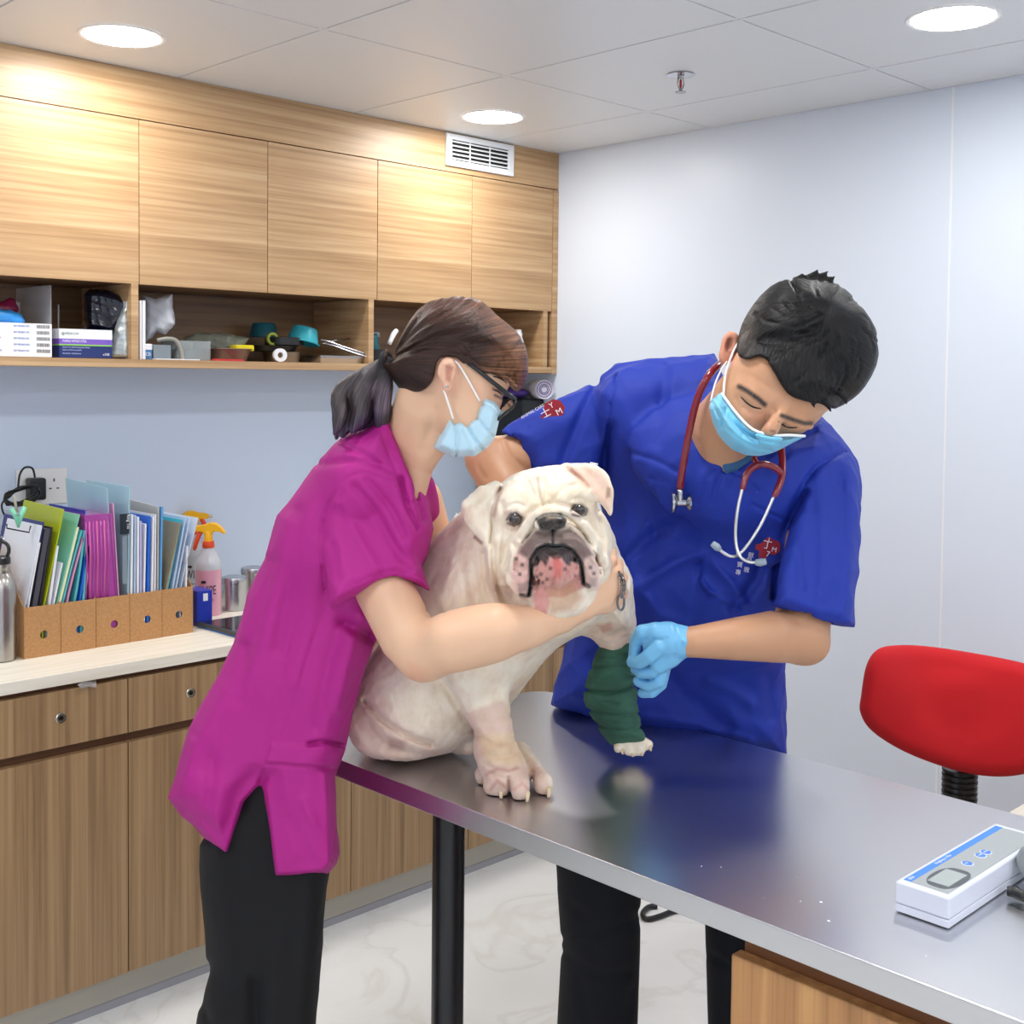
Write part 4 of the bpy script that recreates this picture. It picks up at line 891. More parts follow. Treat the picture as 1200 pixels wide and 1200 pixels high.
# glasses
gm = mat('black_spectacle_frame', '14161c', .25); lens = mat('spectacle_lens', 'ffffff', .02, trans=1., ior=1.3)
g = tube('glasses', PT(WI_, [(548, 426, 1.812), (560, 434, 1.812), (580, 450, 1.822), (604, 469, 1.836)]), [.0022, .003, .0036, .004], gm, wo, sp=3)
tube('lens_rim', PT(WI_, [(604, 469, 1.836), (602, 476, 1.836), (592, 484, 1.84), (582, 492, 1.846), (584, 484, 1.87), (590, 474, 1.88), (600, 466, 1.87)]), .0024, gm, g, closed=True, sp=4)
meshobj('lens', [WI_ @ Vector(P(*q)) for q in [(604, 469, 1.836), (602, 476, 1.836), (592, 484, 1.84), (582, 492, 1.846), (584, 484, 1.87), (590, 474, 1.88), (600, 466, 1.87)]], [(0, 1, 2, 3, 4, 5, 6)], lens, g)
tube('lens_rim', PT(WI_, [(602, 466, 1.88), (604, 472, 1.90), (596, 482, 1.92), (589, 486, 1.925), (588, 478, 1.92), (594, 470, 1.90)]), .0016, gm, g, closed=True, sp=4)
# ------------------------------------------------------------------ the man in blue scrubs
dn = P(790, 880, 2.42)
do = empty('person', 'black-haired man in blue scrubs and mask, head bowed, gloved hand on the bandage', 'person', loc=(dn[0], dn[1], 0))
DI2 = Matrix.Translation((-dn[0], -dn[1], 0))
A = Clay()
SK = E(948, 408, 1.98, 74, 70, .095, roll=-35)
A.add(SK, .02)
FACE = pillow([(864, 412), (852, 440), (844, 468), (842, 496), (852, 516), (872, 527), (894, 527), (918, 516), (940, 508), (956, 496), (970, 478), (990, 440), (940, 395), (890, 395)], [(900, 470, 1.945)], .065, .085, .09, sm=2)
A.add(FACE, .02)
A.add(C([(868, 470, 1.99, 34), (850, 500, 2.06, 40), (845, 540, 2.12, 44)]), .03)
# nose, brows, cheeks, closed lids
A.add(C([(921, 480, 1.868, 7), (910, 493, 1.855, 8), (902, 504, 1.845, 10)]), .012)
A.add(C([(872, 455, 1.885, 8), (886, 463, 1.870, 9), (900, 472, 1.868, 8)]), .014); A.add(C([(918, 490, 1.872, 7), (934, 496, 1.875, 8), (948, 498, 1.885, 6)]), .012)
A.add(E(883, 469, 1.884, 12, 7, .008, roll=-35), .02); A.add(E(924, 494, 1.885, 11, 6, .008, roll=-18), .02)
for a, w_, am, tm in (([(868, 464), (876, 472), (888, 478), (895, 478)], 1.8, .002, 1.95), ([(912, 494), (922, 500), (934, 501)], 1.8, .002, 1.95), ([(872, 478), (882, 484), (892, 485)], 2.4, .002, 1.95), ([(862, 466), (866, 476)], 1.8, .0015, 1.95), ([(880, 440), (895, 450), (912, 462)], 2, .0012, 1.95), ([(906, 478), (910, 484)], 2, .002, 1.93), ([(899, 488), (894, 500)], 3, .002, 1.93)): A.rip(fold(a, w_, am, tm))
# ear
A.add(pillow([(846, 398), (851, 390), (859, 388), (866, 394), (866, 404), (862, 416), (855, 426), (846, 427), (842, 418), (844, 408)], [(855, 405, 1.985)], .006, .010, .012, sm=3), .004)
A.cut(E(855, 404, 1.974, 4, 8, .007, roll=-15), .003)
# shoulders and trunk inside the shirt
A.add(E(850, 575, 2.25, 60, 60, .05), .03); A.add(C([(800, 650, 2.36, 50), (790, 860, 2.47, 50)]), .03)
# left arm (right in the picture)
A.add(C([(958, 545, 2.17, 28), (953, 650, 2.09, 34), (938, 742, 2.03, 32)]), .02)
A.add(C([(941, 748, 2.03, 29), (905, 746, 2.0, 30), (860, 749, 1.985, 24.5), (815, 752, 1.98, 18.5), (795, 753, 1.985, 17)]), .012)
A.add(E(944, 756, 2.03, 26, 22, .032), .012)
# right arm reaching behind the dog's head
A.add(C([(722, 490, 2.30, 24), (650, 520, 2.26, 24), (594, 537, 2.22, 27)]), .02)
A.add(C([(573, 538, 2.22, 27), (590, 570, 2.19, 28), (625, 610, 2.15, 22), (650, 635, 2.14, 18)]), .012)
A.add(E(664, 640, 2.13, 19, 17, .016), .01)
for k_ in range(4): A.add(C([(672, 628+k_*8, 2.135, 7.5), (688, 628+k_*8, 2.13, 7), (698, 630+k_*8, 2.11, 6)]), .003)
A.add(C([(660, 628, 2.125, 8), (668, 616, 2.11, 7)]), .004); A.add(E(572, 540, 2.22, 27, 23, .03, roll=-30), .01)
A.rip(fold([(563, 530), (560, 545), (568, 560)], 2.5, .002, 2.24)); A.rip(fold([(591, 520), (598, 535), (612, 546)], 3, .003, 2.24))
dp = paint('c39270', [('poly', [(843, 388), (868, 388), (862, 428), (842, 428)], 8, 'd88f78', .6), ('poly', [(852, 395), (860, 396), (856, 414), (850, 412)], 3, '8c4a3c', .7, 1.995),
    ('poly', [(866, 415), (905, 420), (960, 480), (940, 500), (905, 480), (870, 450)], 14, 'b98562', .5), ('line', ([(866, 453), (877, 459), (888, 467), (896, 474)], 3), 3, '2a1f1c', 1, 1.95), ('line', ([(916, 487), (930, 492), (943, 496), (951, 496)], 2.6), 3, '2a1f1c', 1, 1.95),
    ('line', ([(904, 505), (908, 506)], 1.4), 2, '5a3428', .8, 1.95),  # nostril shade, painted into the skin colour
    ('poly', [(875, 478), (905, 490), (905, 505), (880, 500)], 12, 'b97b62', .5, 1.93), ('poly', [(545, 525), (565, 528), (562, 560), (546, 555)], 8, 'c98f72', .6)])
lo, hi = bb(540, 330, 1035, 960, 1.80, 2.52)
child(A.mesh('body', lo, hi, .003, skin, None, dp), do, DI2)
dbody = do.children[0]
on_skin('eyelashes', [(868, 465), (875, 472), (883, 477), (892, 479)], [.0007, .0013, .0014, .0007], dbody, do, DI2)
on_skin('eyelashes', [(912, 494), (919, 499), (926, 501), (934, 501)], [.0007, .0013, .0013, .0007], dbody, do, DI2)
# hair
dh = vcol('black_hair', .5, spec=.25)
hairfx(dh, (26, 7, 1.5), .8, '38383c', '909096')
K = Clay()
hpoly = [(865, 417), (866, 398), (871, 380), (884, 358), (903, 336), (925, 326), (950, 323), (972, 328), (992, 342), (1011, 364), (1024, 385), (1028, 405), (1025, 428), (1012, 452), (998, 466), (978, 477), (966, 473), (952, 472), (936, 468), (924, 462), (915, 450), (907, 436), (900, 425), (890, 417), (878, 421)]
K.add(pillow(hpoly, [(950, 400, 1.975)], .07, .105, .10, sm=2), .01)
K.add(within(union(SK, FACE), hpoly, .010), .012)
r2_ = np.random.RandomState(5)
for i in range(70):
    a = r2_.uniform(0, 2*PI); R_ = r2_.uniform(14, 82); c0 = (972+r2_.uniform(-5, 5), 362+r2_.uniform(-5, 5))
    x1, y1 = c0[0]+R_*math.cos(a), c0[1]+R_*math.sin(a); ln = r2_.uniform(16, 30); b = a+r2_.uniform(.15, .5)
    K.rip(fold([(x1, y1), (x1+ln*.5*math.cos(b), y1+ln*.5*math.sin(b)), (x1+ln*math.cos(b+.25), y1+ln*math.sin(b+.25))], r2_.uniform(1.1, 2), .0035*r2_.uniform(.4, 1), 2.05, sp=0))
for (x, y, x2, y2) in ((905, 436, 912, 452), (915, 448, 922, 466), (928, 458, 936, 475), (945, 464, 955, 478), (962, 466, 974, 483), (985, 460, 992, 474), (948, 326, 958, 316), (958, 326, 970, 318), (936, 328, 940, 320), (966, 330, 978, 324)):
    K.add(C([(x, y, 1.885 if y > 400 else 1.95, 5), ((x+x2)/2+2, (y+y2)/2, 1.88 if y > 400 else 1.95, 3.4), (x2, y2, 1.88 if y > 400 else 1.95, 1)]), .004)
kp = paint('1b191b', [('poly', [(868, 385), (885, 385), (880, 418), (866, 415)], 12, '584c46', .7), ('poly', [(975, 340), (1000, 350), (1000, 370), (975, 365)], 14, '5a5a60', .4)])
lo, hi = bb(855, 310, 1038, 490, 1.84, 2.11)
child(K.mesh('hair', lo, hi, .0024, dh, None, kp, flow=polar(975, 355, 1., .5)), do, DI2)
# scrub shirt
blu = mat('royal_blue_scrub_cloth', '0f2f9e', .7); noisebump(blu, 900, .12, .0005)
S = Clay()
S.add(pillow([(690, 452), (722, 428), (760, 419), (800, 418), (836, 414), (848, 440), (880, 500), (930, 500), (962, 490), (985, 512), (1003, 540), (1000, 600), (975, 660), (935, 715), (924, 740), (921, 780), (922, 830), (922, 886), (880, 884), (800, 872), (700, 845), (645, 826), (652, 795), (662, 760), (680, 720), (700, 660), (705, 600), (690, 540)],
      [(760, 450, 2.25), (950, 540, 2.15), (850, 550, 2.16), (760, 650, 2.30), (900, 700, 2.24), (780, 860, 2.41), (680, 800, 2.43), (900, 860, 2.37), (700, 600, 2.32)], .07, .105, .12), .01)
S.add(within(E(860, 545, 2.14, 125, 80, .10, roll=-14), [(700, 440), (760, 420), (835, 414), (850, 460), (880, 520), (935, 510), (962, 492), (1000, 540), (985, 640), (700, 640)]), .02)
# neckline
S.cut(pillow([(838, 405), (842, 440), (846, 480), (846, 520), (850, 549), (872, 534), (900, 524), (940, 500), (950, 460), (900, 400)], [(870, 500, 2.06)], .012, .10, .03), .006)
# right sleeve (left in the picture)
S.add(pillow([(586, 506), (600, 494), (625, 481), (650, 469), (690, 450), (722, 428), (760, 430), (745, 480), (722, 530), (715, 560), (690, 575), (660, 572), (620, 560), (613, 547), (600, 526)], [(600, 520, 2.23), (650, 520, 2.25), (720, 470, 2.27)], .05, .062, .07), .012)
S.cut(C([(578, 530, 2.22, 27), (604, 524, 2.23, 24)]), .003)
# left sleeve
S.add(pillow([(962, 490), (985, 512), (1004, 540), (1010, 560), (1009, 620), (1005, 680), (1000, 733), (985, 733), (960, 730), (933, 721), (906, 708), (908, 670), (920, 630), (930, 590), (925, 540)], [(965, 540, 2.13), (955, 640, 2.07), (955, 720, 2.03)], .026, .066, .07), .012)
S.cut(C([(938, 742, 2.02, 36), (942, 715, 2.04, 34)]), .004)
F2 = [([(722, 440), (716, 470), (712, 510), (703, 550), (700, 580)], 2, .004), ([(700, 450), (680, 490), (660, 540)], 7, .006), ([(716, 500), (710, 540), (706, 575)], 6, .012), ([(738, 530), (770, 540), (792, 552)], 3, .003), ([(760, 560), (780, 565)], 3, .002),
      ([(925, 600), (940, 570), (960, 545), (990, 530)], 3, .004), ([(905, 700), (912, 650), (925, 610), (945, 575)], 4, .012), ([(880, 590), (905, 603), (930, 612)], 2, .003), ([(730, 660), (760, 630), (800, 610)], 8, .006), ([(745, 690), (790, 660), (820, 650)], 9, -.008),
      ([(820, 660), (819, 685), (830, 698), (850, 700), (866, 707)], 4, .006), ([(822, 680), (832, 694), (855, 704), (870, 708)], 4, -.009), ([(835, 660), (855, 680), (872, 706)], 6, -.006), ([(900, 640), (885, 680), (860, 712)], 8, .008), ([(760, 700), (775, 720), (800, 730)], 9, -.006),
      ([(870, 545), (845, 555), (835, 590)], 3, .003), ([(840, 550), (828, 560), (818, 585), (818, 590)], 1.6, .0025), ([(850, 549), (870, 560), (890, 575)], 2, .003), ([(790, 800), (820, 830), (850, 850)], 12, .007), ([(830, 800), (860, 810), (880, 825)], 8, -.006), ([(760, 840), (820, 850), (880, 868)], 6, -.004),
      ([(690, 770), (700, 810)], 8, .004), ([(960, 560), (965, 640), (962, 700)], 8, -.004), ([(985, 560), (988, 640), (982, 710)], 6, .003), ([(935, 640), (940, 690)], 5, .003), ([(910, 545), (930, 520), (955, 505)], 5, .004), ([(780, 430), (775, 480), (770, 520)], 8, .003), ([(620, 500), (608, 520), (622, 550)], 1.3, .0012),
      ([(770, 640), (764, 600), (770, 560)], 7, .003), ([(900, 790), (905, 840)], 7, .004)]
for a, w_, am in F2: S.rip(fold(a, w_*.9, am*1.7, 2.42))
S.add(C([(925, 590, 2.14, 16), (908, 622, 2.125, 17), (903, 650, 2.13, 14)]), .02)
S.rip(cloth(.011, 33))
S0 = snap(S)
S.add(within(S0, [(834, 412), (843, 412), (846, 460), (850, 510), (856, 540), (872, 552), (905, 532), (940, 506), (960, 490), (967, 494), (945, 514), (908, 540), (872, 566), (850, 556), (840, 520), (836, 470)], .0028, sm=0), .0012)
S.add(within(S0, [(585, 504), (594, 498), (604, 517), (622, 548), (612, 552), (598, 528)], .002, sm=0), .0012)
S.add(within(S0, [(906, 697), (935, 711), (962, 720), (1003, 723), (1002, 736), (960, 733), (933, 724), (905, 710)], .002, sm=0), .0012)
for a in ([(596, 502), (606, 520), (620, 549)], [(907, 700), (935, 713), (962, 722), (1000, 725)], [(836, 416), (838, 450), (840, 500), (846, 545), (852, 556)], [(962, 494), (940, 508), (905, 532), (870, 556), (852, 572)]): S.rip(fold(a, 1.3, .0018, 2.35))
lo, hi = bb(575, 400, 1020, 900, 1.90, 2.56)
child(S.mesh('scrub_top', lo, hi, .0035, blu), do, DI2)
# undershirt in the neck opening
U_ = Clay(); U_.add(within(E(862, 545, 2.085, 60, 44, .05), [(835, 470), (842, 520), (850, 556), (880, 540), (910, 520), (900, 480)]), .004)
lo, hi = bb(825, 460, 925, 570, 2.02, 2.2)
child(U_.mesh('undershirt', lo, hi, .0035, mat('teal_undershirt', '2e5a86', .8)), do, DI2)
# jeans to the floor
jn = mat('dark_jeans', '0d1019', .85); noisebump(jn, 700, .3, .0008)
J = Clay()
J.add(C([(730, 865, 2.47, 62), (708, 960, 2.46, 60), (702, 1040, 2.45, 49), (704, 1110, 2.44, 46), (700, 1200, 2.45, 47), (698, 1320, 2.46, 40)]), .02)
J.add(C([(840, 880, 2.43, 60), (862, 980, 2.42, 56), (872, 1060, 2.42, 46), (874, 1200, 2.42, 44), (874, 1320, 2.43, 38)]), .02)
J.add(E(785, 880, 2.45, 110, 50, .12), .03)
for a, w_, am in (([(660, 1100), (700, 1095), (745, 1080)], 5, .005), ([(662, 1115), (690, 1135), (735, 1140)], 5, .005), ([(740, 1062), (748, 1070)], 5, .006), ([(668, 1060), (690, 1075)], 5, .004), ([(680, 1150), (690, 1200)], 7, .005), ([(740, 1160), (735, 1200)], 5, .004), ([(835, 1120), (860, 1135)], 5, .006)): J.rip(fold(a, w_, am))
lo, hi = bb(640, 820, 960, 1330, 2.25, 2.62); lo[2] = .02
J.keep(half((0, 0, .035), (0, 0, -1)), .002)
child(J.mesh('jeans', lo, hi, .005, jn), do, DI2)
for p_, rr_ in (((698, 1330, 2.46), 0), ((874, 1330, 2.43), 0)):
    q = P(*p_); q[2] = .04; S_ = Clay(); dd = np.array([-.85, -.5, 0])
    S_.add(ell(q, (.055, .055, .045), np.eye(3)), .02); S_.add(ell(q+dd*.1-np.array([0, 0, .008]), (.07, .065, .034), np.eye(3)), .04); S_.keep(half((0, 0, .002), (0, 0, -1)), .002)
    child(S_.mesh('shoe', q-.26, q+.26, .005, shoe), do, DI2)
# mask
mk2 = mat('bright_blue_mask', '72c2e4', .65, sheen=.15); noisebump(mk2, 1500, .15, .0004)
K = Clay()
mp2 = [(846, 461), (852, 470), (862, 484), (874, 498), (882, 504), (893, 508), (905, 511), (925, 511), (943, 511), (930, 518), (918, 525), (905, 531), (890, 534), (874, 533), (858, 526), (843, 510), (835, 494), (831, 478), (833, 468)]
K.add(pillow(mp2, [(880, 505, 1.935)], .03, .090, .06), .004)
K.add(within(union(FACE, C([(910, 493, 1.855, 9), (902, 506, 1.842, 13)])), mp2, .006, tmax=1.95), .006)
for a, w_, am in (([(834, 470), (850, 500), (880, 522), (905, 528)], 1.8, .003), ([(838, 465), (856, 492), (884, 513), (915, 520)], 1.6, .003), ([(846, 464), (862, 486), (884, 507), (925, 513)], 1.2, .002), ([(850, 480), (846, 500)], 2.2, .003), ([(870, 510), (866, 528)], 2.2, .002)): K.rip(fold(a, w_, am, 1.95))
lo, hi = bb(822, 452, 952, 545, 1.80, 2.0)
kpm = mk2
child(K.mesh('face_mask', lo, hi, .002, mk2), do, DI2)
tube('ear_loop', PT(DI2, [(848, 463, 1.90), (850, 440, 1.915), (858, 415, 1.94), (866, 400, 1.962)]), .0018, loop, do, sp=4)
tube('ear_loop', PT(DI2, [(833, 470, 1.925), (838, 450, 1.94), (846, 432, 1.96), (852, 424, 1.972)]), .0014, loop, do, sp=4)
tube('mask_trim', PT(DI2, [(846, 461, 1.895), (862, 483, 1.868), (882, 503, 1.85), (905, 510, 1.838), (925, 510, 1.85), (943, 511, 1.875)]), .0022, loop, do, sp=4)
# gloved hand: palm, four fingers of different lengths and a thumb
gl = mat('light_blue_glove', '74b9e4', .38, spec=.5, sss=.1); noisebump(gl, 160, .12, .001)
G = Clay()
G.add(C([(800, 752, 1.985, 19), (786, 752, 1.985, 20)]), .006); G.add(C([(798, 735, 1.985, 3), (802, 752, 1.958, 3), (799, 770, 1.985, 3)]), .003)
G.add(E(778, 756, 1.99, 25, 26, .020, roll=-10), .01); G.add(C([(784, 742, 1.985, 12), (768, 740, 1.98, 10)]), .008); G.add(C([(784, 770, 1.99, 13), (772, 780, 1.99, 10)]), .008)
G.add(C([(768, 739, 1.982, 9.5), (752, 740, 1.985, 8.2), (745, 752, 2.0, 7.5), (743, 768, 2.01, 6.8)]), .004)      # index finger curling on to the bandage
G.add(C([(772, 758, 1.972, 9.5), (762, 768, 1.975, 9), (750, 776, 1.99, 8), (741, 776, 2.005, 7)]), .004)           # thumb meeting it
G.add(C([(774, 776, 2.0, 9), (766, 788, 1.995, 8.5), (753, 789, 2.005, 7.5), (745, 784, 2.02, 6.5)]), .003)
G.add(C([(776, 782, 2.0, 8.5), (772, 798, 2.0, 8.2), (760, 803, 2.01, 7.4), (748, 798, 2.02, 6.5)]), .003)
G.add(C([(778, 784, 2.015, 8), (774, 802, 2.015, 7.5), (764, 811, 2.02, 6.8), (753, 812, 2.03, 6)]), .003)
for a, w_, am in (([(792, 735), (794, 752), (791, 770)], 1.5, .002), ([(786, 734), (788, 745)], 1.5, .0015), ([(765, 748), (775, 750), (782, 748)], 1.6, .002), ([(750, 796), (762, 797), (772, 792)], 1.6, .003)): G.rip(fold(a, w_, am))
lo, hi = bb(728, 722, 815, 828, 1.93, 2.07)
child(G.mesh('glove', lo, hi, .0018, gl), do, DI2)
# stethoscope hanging round his neck
red = mat('burgundy_tubing', '7d1022', .22, coat=.4); cr = mat('ear_tube_metal', 'c9c9c9', .3, 1.)
se = empty('stethoscope', 'burgundy stethoscope hanging round the neck of the man in blue scrubs', 'stethoscope', loc=tuple(P(860, 560, 2.0)))
SI = Matrix.Translation(-Vector(P(860, 560, 2.0)))
tube('tubing', PT(SI, [(797, 572, 2.055), (800, 550, 2.035), (808, 505, 2.01), (818, 465, 2.0), (830, 441, 1.995), (842, 428, 2.02), (850, 424, 2.08)]), .0062, red, se, sp=5)
tube('tubing', PT(SI, [(912, 500, 2.06), (915, 522, 2.03), (917, 545, 2.01), (916, 560, 2.0), (911, 574, 1.992), (907, 582, 1.99)]), [.0065, .0065, .006, .006, .006, .0045], red, se, sp=5)
tube('tubing_fork', PT(SI, [(916, 556, 2.002), (908, 548, 1.995), (894, 544, 1.99), (882, 548, 1.988), (874, 558, 1.985), (870, 574, 1.98)]), [.005, .006, .006, .006, .0058, .0045], red, se, sp=5)
tube('tubing', PT(SI, [(889, 545, 1.99), (884, 538, 2.0), (888, 530, 2.02)]), .005, red, se, sp=4)
tube('ear_tube', PT(SI, [(870, 572, 1.98), (864, 600, 1.975), (862, 630, 1.972), (866, 650, 1.965), (876, 658, 1.96), (888, 659, 1.958)]), .0028, cr, se, sp=6)
tube('ear_tube', PT(SI, [(907, 581, 1.99), (893, 612, 1.985), (880, 633, 1.98), (868, 648, 1.975), (858, 652, 1.968), (848, 648, 1.965), (842, 642, 1.963)]), .0028, cr, se, sp=6)
tipm = mat('grey_ear_tip', '8d9aa6', .35)
tube('ear_tip', PT(SI, [(885, 659, 1.958), (891, 659, 1.957), (898, 658, 1.956)]), [.0045, .0065, .005], tipm, se, 14, sp=3)
tube('ear_tip', PT(SI, [(844, 644, 1.963), (840, 641, 1.963), (835, 637, 1.962)]), [.004, .0065, .005], tipm, se, 14, sp=3)
tube('stem', PT(SI, [(797, 569, 2.055), (797, 578, 2.055), (797, 590, 2.055)]), .0055, ch, se)
R_ = frame(SI @ Vector(P(787, 589, 2.055)), RT, FW)
T2 = SI @ Matrix.Translation(Vector(P(798, 589, 2.055))) @ frame((0, 0, 0), UP, FW) 
lathe('chest_piece', [(.0001, -.0165), (.014, -.0165), (.015, -.014), (.012, -.011), (.006, -.008), (.006, .006), (.016, .010), (.019, .013), (.019, .016), (.0001, .0165)], T2, ch, se, 28, cap=False)
# marks on the shirt: woven red badge with white signs
bdg = mat('badge_red', '8f1226', .7); wt = mat('thread_white', 'e8e4ee', .7)
def surf_frame(x, y, t, rot, tilt=0):
    c, s = math.cos(rot), math.sin(rot); ax = RT*c+UP*s; ay = -RT*s+UP*c
    ax = ax*math.cos(tilt)+FW*math.sin(tilt)
    return frame(DI2 @ Vector(P(x, y, t)), ax, ay)
def badge(x, y, t, rot, tilt, sc, chars):
    Mx = surf_frame(x, y, t, rot, tilt)
    prism('embroidered_badge', [(-.010*sc, -.012*sc), (-.001*sc, -.012*sc), (0, -.006*sc), (.008*sc, -.006*sc), (.013*sc, 0), (.012*sc, .008*sc), (.006*sc, .013*sc), (-.004*sc, .013*sc), (-.010*sc, .004*sc), (-.016*sc, .002*sc), (-.015*sc, -.004*sc), (-.010*sc, -.005*sc)], 0, .0006, Mx, bdg, do)
    for ch_, dx, dy, sz in chars: text('embroidery', ch_, Mx @ Matrix.Translation((dx*sc, dy*sc, .0008)), sz*sc, wt, do, .0001)
def hitt(x, y, objs):
    """distance of the first cloth surface met at a photo position"""
    best = None
    dg = bpy.context.evaluated_depsgraph_get()
    d = Vector(ray(x, y)); l = d.length; d.normalize()
    ok, loc, nrm, idx = objs.ray_cast(objs.matrix_world.inverted() @ Vector(E0), d)
    return (loc+objs.matrix_world.translation-Vector(E0)).length/l if ok else None
bpy.context.view_layer.update()
shirt = [o for o in do.children if o.name.startswith('scrub_top')][0]
t_ = hitt(903, 642, shirt) or 2.03; print('badge', t_)
badge(901, 643, t_-.005, math.radians(-12), 0, 1.5, [('丁', -.0085, -.002, .011), ('7', -.002, -.011, .009), ('M', .003, -.004, .008), ('i', -.003, .007, .008)])
for cc, x, y in (('獸', 879, 652), ('醫', 877, 658), ('寶', 866, 663), ('專', 864, 672), ('雅', 874, 669)):
    tt = hitt(x, y, shirt) or t_; text('embroidery', cc, surf_frame(x-3, y+2, tt-.004, math.radians(-8)), .0105, wt, do, .0001)
t_ = hitt(648, 484, shirt) or 2.18; print('badge', t_)
badge(649, 484, t_-.006, math.radians(28), 0, 1.75, [('士', -.013, -.002, .011), ('Y', -.001, .004, .008), ('M', .002, -.006, .009)])
text('embroidery', 'ANIMAL CARE', surf_frame(612, 492, (hitt(622, 489, shirt) or 2.19)-.006, math.radians(30)), .0075, wt, do, .0001)
# ------------------------------------------------------------------ things in the open shelf
ZS = 1.5384
def fx(x, y=400, Y=2.985): return ony(x, y, Y)[0]
def fz(x, y, Y=2.985): return ony(x, y, Y)[2]
white = mat('white_card', 'eceef2', .5); ink = mat('blue_print', '3c64b8', .6); inkr = mat('red_print', 'c23c50', .6); bar = mat('barcode_grey', '5a5450', .6)
def top(o, label, cat, group=None): return tag(o, label, cat, group)
def FR(x, z, Y=2.985): return frame((x, Y, z), (1, 0, 0), (0, 0, 1))      # lettering frame facing the room (-Y)
# stack of glove boxes in one white dispenser
xa1, xb1, zt = fx(-24), fx(61), fz(61, 380)
e = empty('glove_dispenser', 'white dispenser with rows of blue text and barcodes at the shelf\'s left end', 'box', loc=(xa1, 2.985, ZS)); I = Matrix.Translation((-xa1, -2.985, -ZS))
box('dispenser_front', xa1, xb1, 2.985, 3.09, ZS+.0002, zt, white, e, bevel=.0015, M=I)
box('clear_holder_side', xb1-.001, xb1+.001, 2.99, 3.20, zt-.002, fz(61, 334), mat('clear_acrylic', 'd8dade', .08, alpha=.32), e, M=I)
box('clear_holder_card', fx(36), fx(54), 3.14, 3.142, ZS+.02, fz(50, 351), mat('clear_card', 'b9a9b4', .2, alpha=.35), e, M=I)
rows = [('SMALL', '071S7A', ink), ('MED. L', '071S7B', inkr), ('MEDIUM', '071S7C', inkr), ('LARGE', '071S7D', ink), ('X-LARGE', '071S7E', ink)]
for i, (a, b, mm) in enumerate(rows):
    z = zt-.0105-i*.0152
    text('print', a, I @ FR(xa1+.027, z, 2.9848), .0065, mm, e); text('print', 'REF MED0'+b, I @ FR(fx(14)+.004, z, 2.9848), .0062, ink, e, sx=.85)
    bm = bmesh.new(); x = fx(43)
    rb = random.Random(i)
    while x < fx(58): w_ = rb.uniform(.0005, .0016); addbox(bm, x, x+w_, 2.9846, 2.985, z-.001, z+.0075, I); x += w_+rb.uniform(.0006, .0014)
    fin('barcode', bm, bar, e)
def blob(name, m, prims, label, cat, h=.003, group=None, folds=0, amp=.004, seed=1, k=.01, fl_=.0, color=None):
    """crumpled soft thing"""
    Cc = Clay()
    for p_ in prims: Cc.add(p_, k)
    rg = np.random.RandomState(seed); K = [(rg.normal(size=3)*60, rg.uniform(0, 6)) for _ in range(6)]
    if folds:
        def g(p):
            s = 0
            for w_, ph in K: s = s+np.abs(np.sin(p @ w_.astype(f4)+ph))
            return ((s/6-.64)*amp*folds).astype(f4)
        Cc.rip(g)
    if fl_: Cc.keep(half((0, 0, fl_), (0, 0, -1)), .002)
    c = np.array(prims_c.pop(0)); o = Cc.mesh(name, c-.22, c+.22, h, m, None, color); return tag(o, label, cat, group)
prims_c = []
def bag(name, m, poly, Y, D, T, label, cat, seed=1, amp=.006, fr=(70, 150), h=.0024):
    cx_ = sum(q[0] for q in poly)/len(poly); cy_ = sum(q[1] for q in poly)/len(poly); c = ony(cx_, cy_, Y); t = float((c-E0) @ FW)
    Cc = Clay(); Cc.add(pillow(poly, [(cx_, cy_, t)], D, T)); Cc.rip(cloth(amp, seed, fr, 1.)); Cc.keep(half((0, 0, ZS+.0004), (0, 0, -1)), .002); Cc.keep(half((0, YW-.016, 0), (0, 1, 0)), .002)
    return tag(Cc.mesh(name, c-.17, c+.17, h, m, None, relax=0), label, cat)
def EW(x, y, Y, rx, rz, ry):
    """world ellipsoid at photo x,y on plane Y"""
    return ell(ony(x, y, Y), (rx, ry, rz), np.eye(3))
blue_g = mat('blue_nitrile', '2f8fd8', .4)
prims_c.append(ony(8, 372, 3.04)); blob('glove', blue_g, [EW(2, 371, 3.04, .05, .018, .03), EW(18, 376, 3.03, .022, .008, .02)], 'bright blue rubber glove sticking out of the white dispenser', 'glove', folds=2)
prims_c.append(ony(8, 360, 3.13)); blob('pouch', mat('crimson_plastic', '7c1a40', .3), [EW(8, 362, 3.13, .03, .02, .02), EW(12, 354, 3.13, .012, .012, .01)], 'crimson pouch behind the blue glove at the left end of the shelf', 'pouch', folds=2, seed=3)
# purple nitrile glove box
xa1, xb1, zt = fx(70), fx(132), fz(132, 387)
e = empty('glove_box', 'navy, purple and white glove box with a green stripe on the open shelf', 'box', loc=(xa1, 2.985, ZS)); I = Matrix.Translation((-xa1, -2.985, -ZS)); hh = zt-ZS
navy = mat('box_navy', '1c2f6e', .4); purp = mat('box_purple', '7d5ac0', .4); grn = mat('box_green', '8fd04a', .4)
box('box_body', xa1, xb1, 2.987, 3.10, ZS+.0002, zt, navy, e, bevel=.0012, M=I)
for nm, a, b, mm in (('white_band', .66, .995, white), ('purple_band', .47, .66, purp), ('green_stripe', .425, .47, grn)):
    box(nm, xa1-.0006, xb1-.0005, 2.9864, 3.0994, ZS+hh*a, ZS+hh*b, mm, e, M=I)
text('print', 'PURPLE NITRILE XTRA', I @ FR(xa1+.008, ZS+hh*.52, 2.9862), .0085, white, e, sx=.75); text('print', 'MEDICOM', I @ FR(xa1+.014, ZS+hh*.78, 2.9862), .008, mat('dark_green_print', '1f5c50', .6), e)
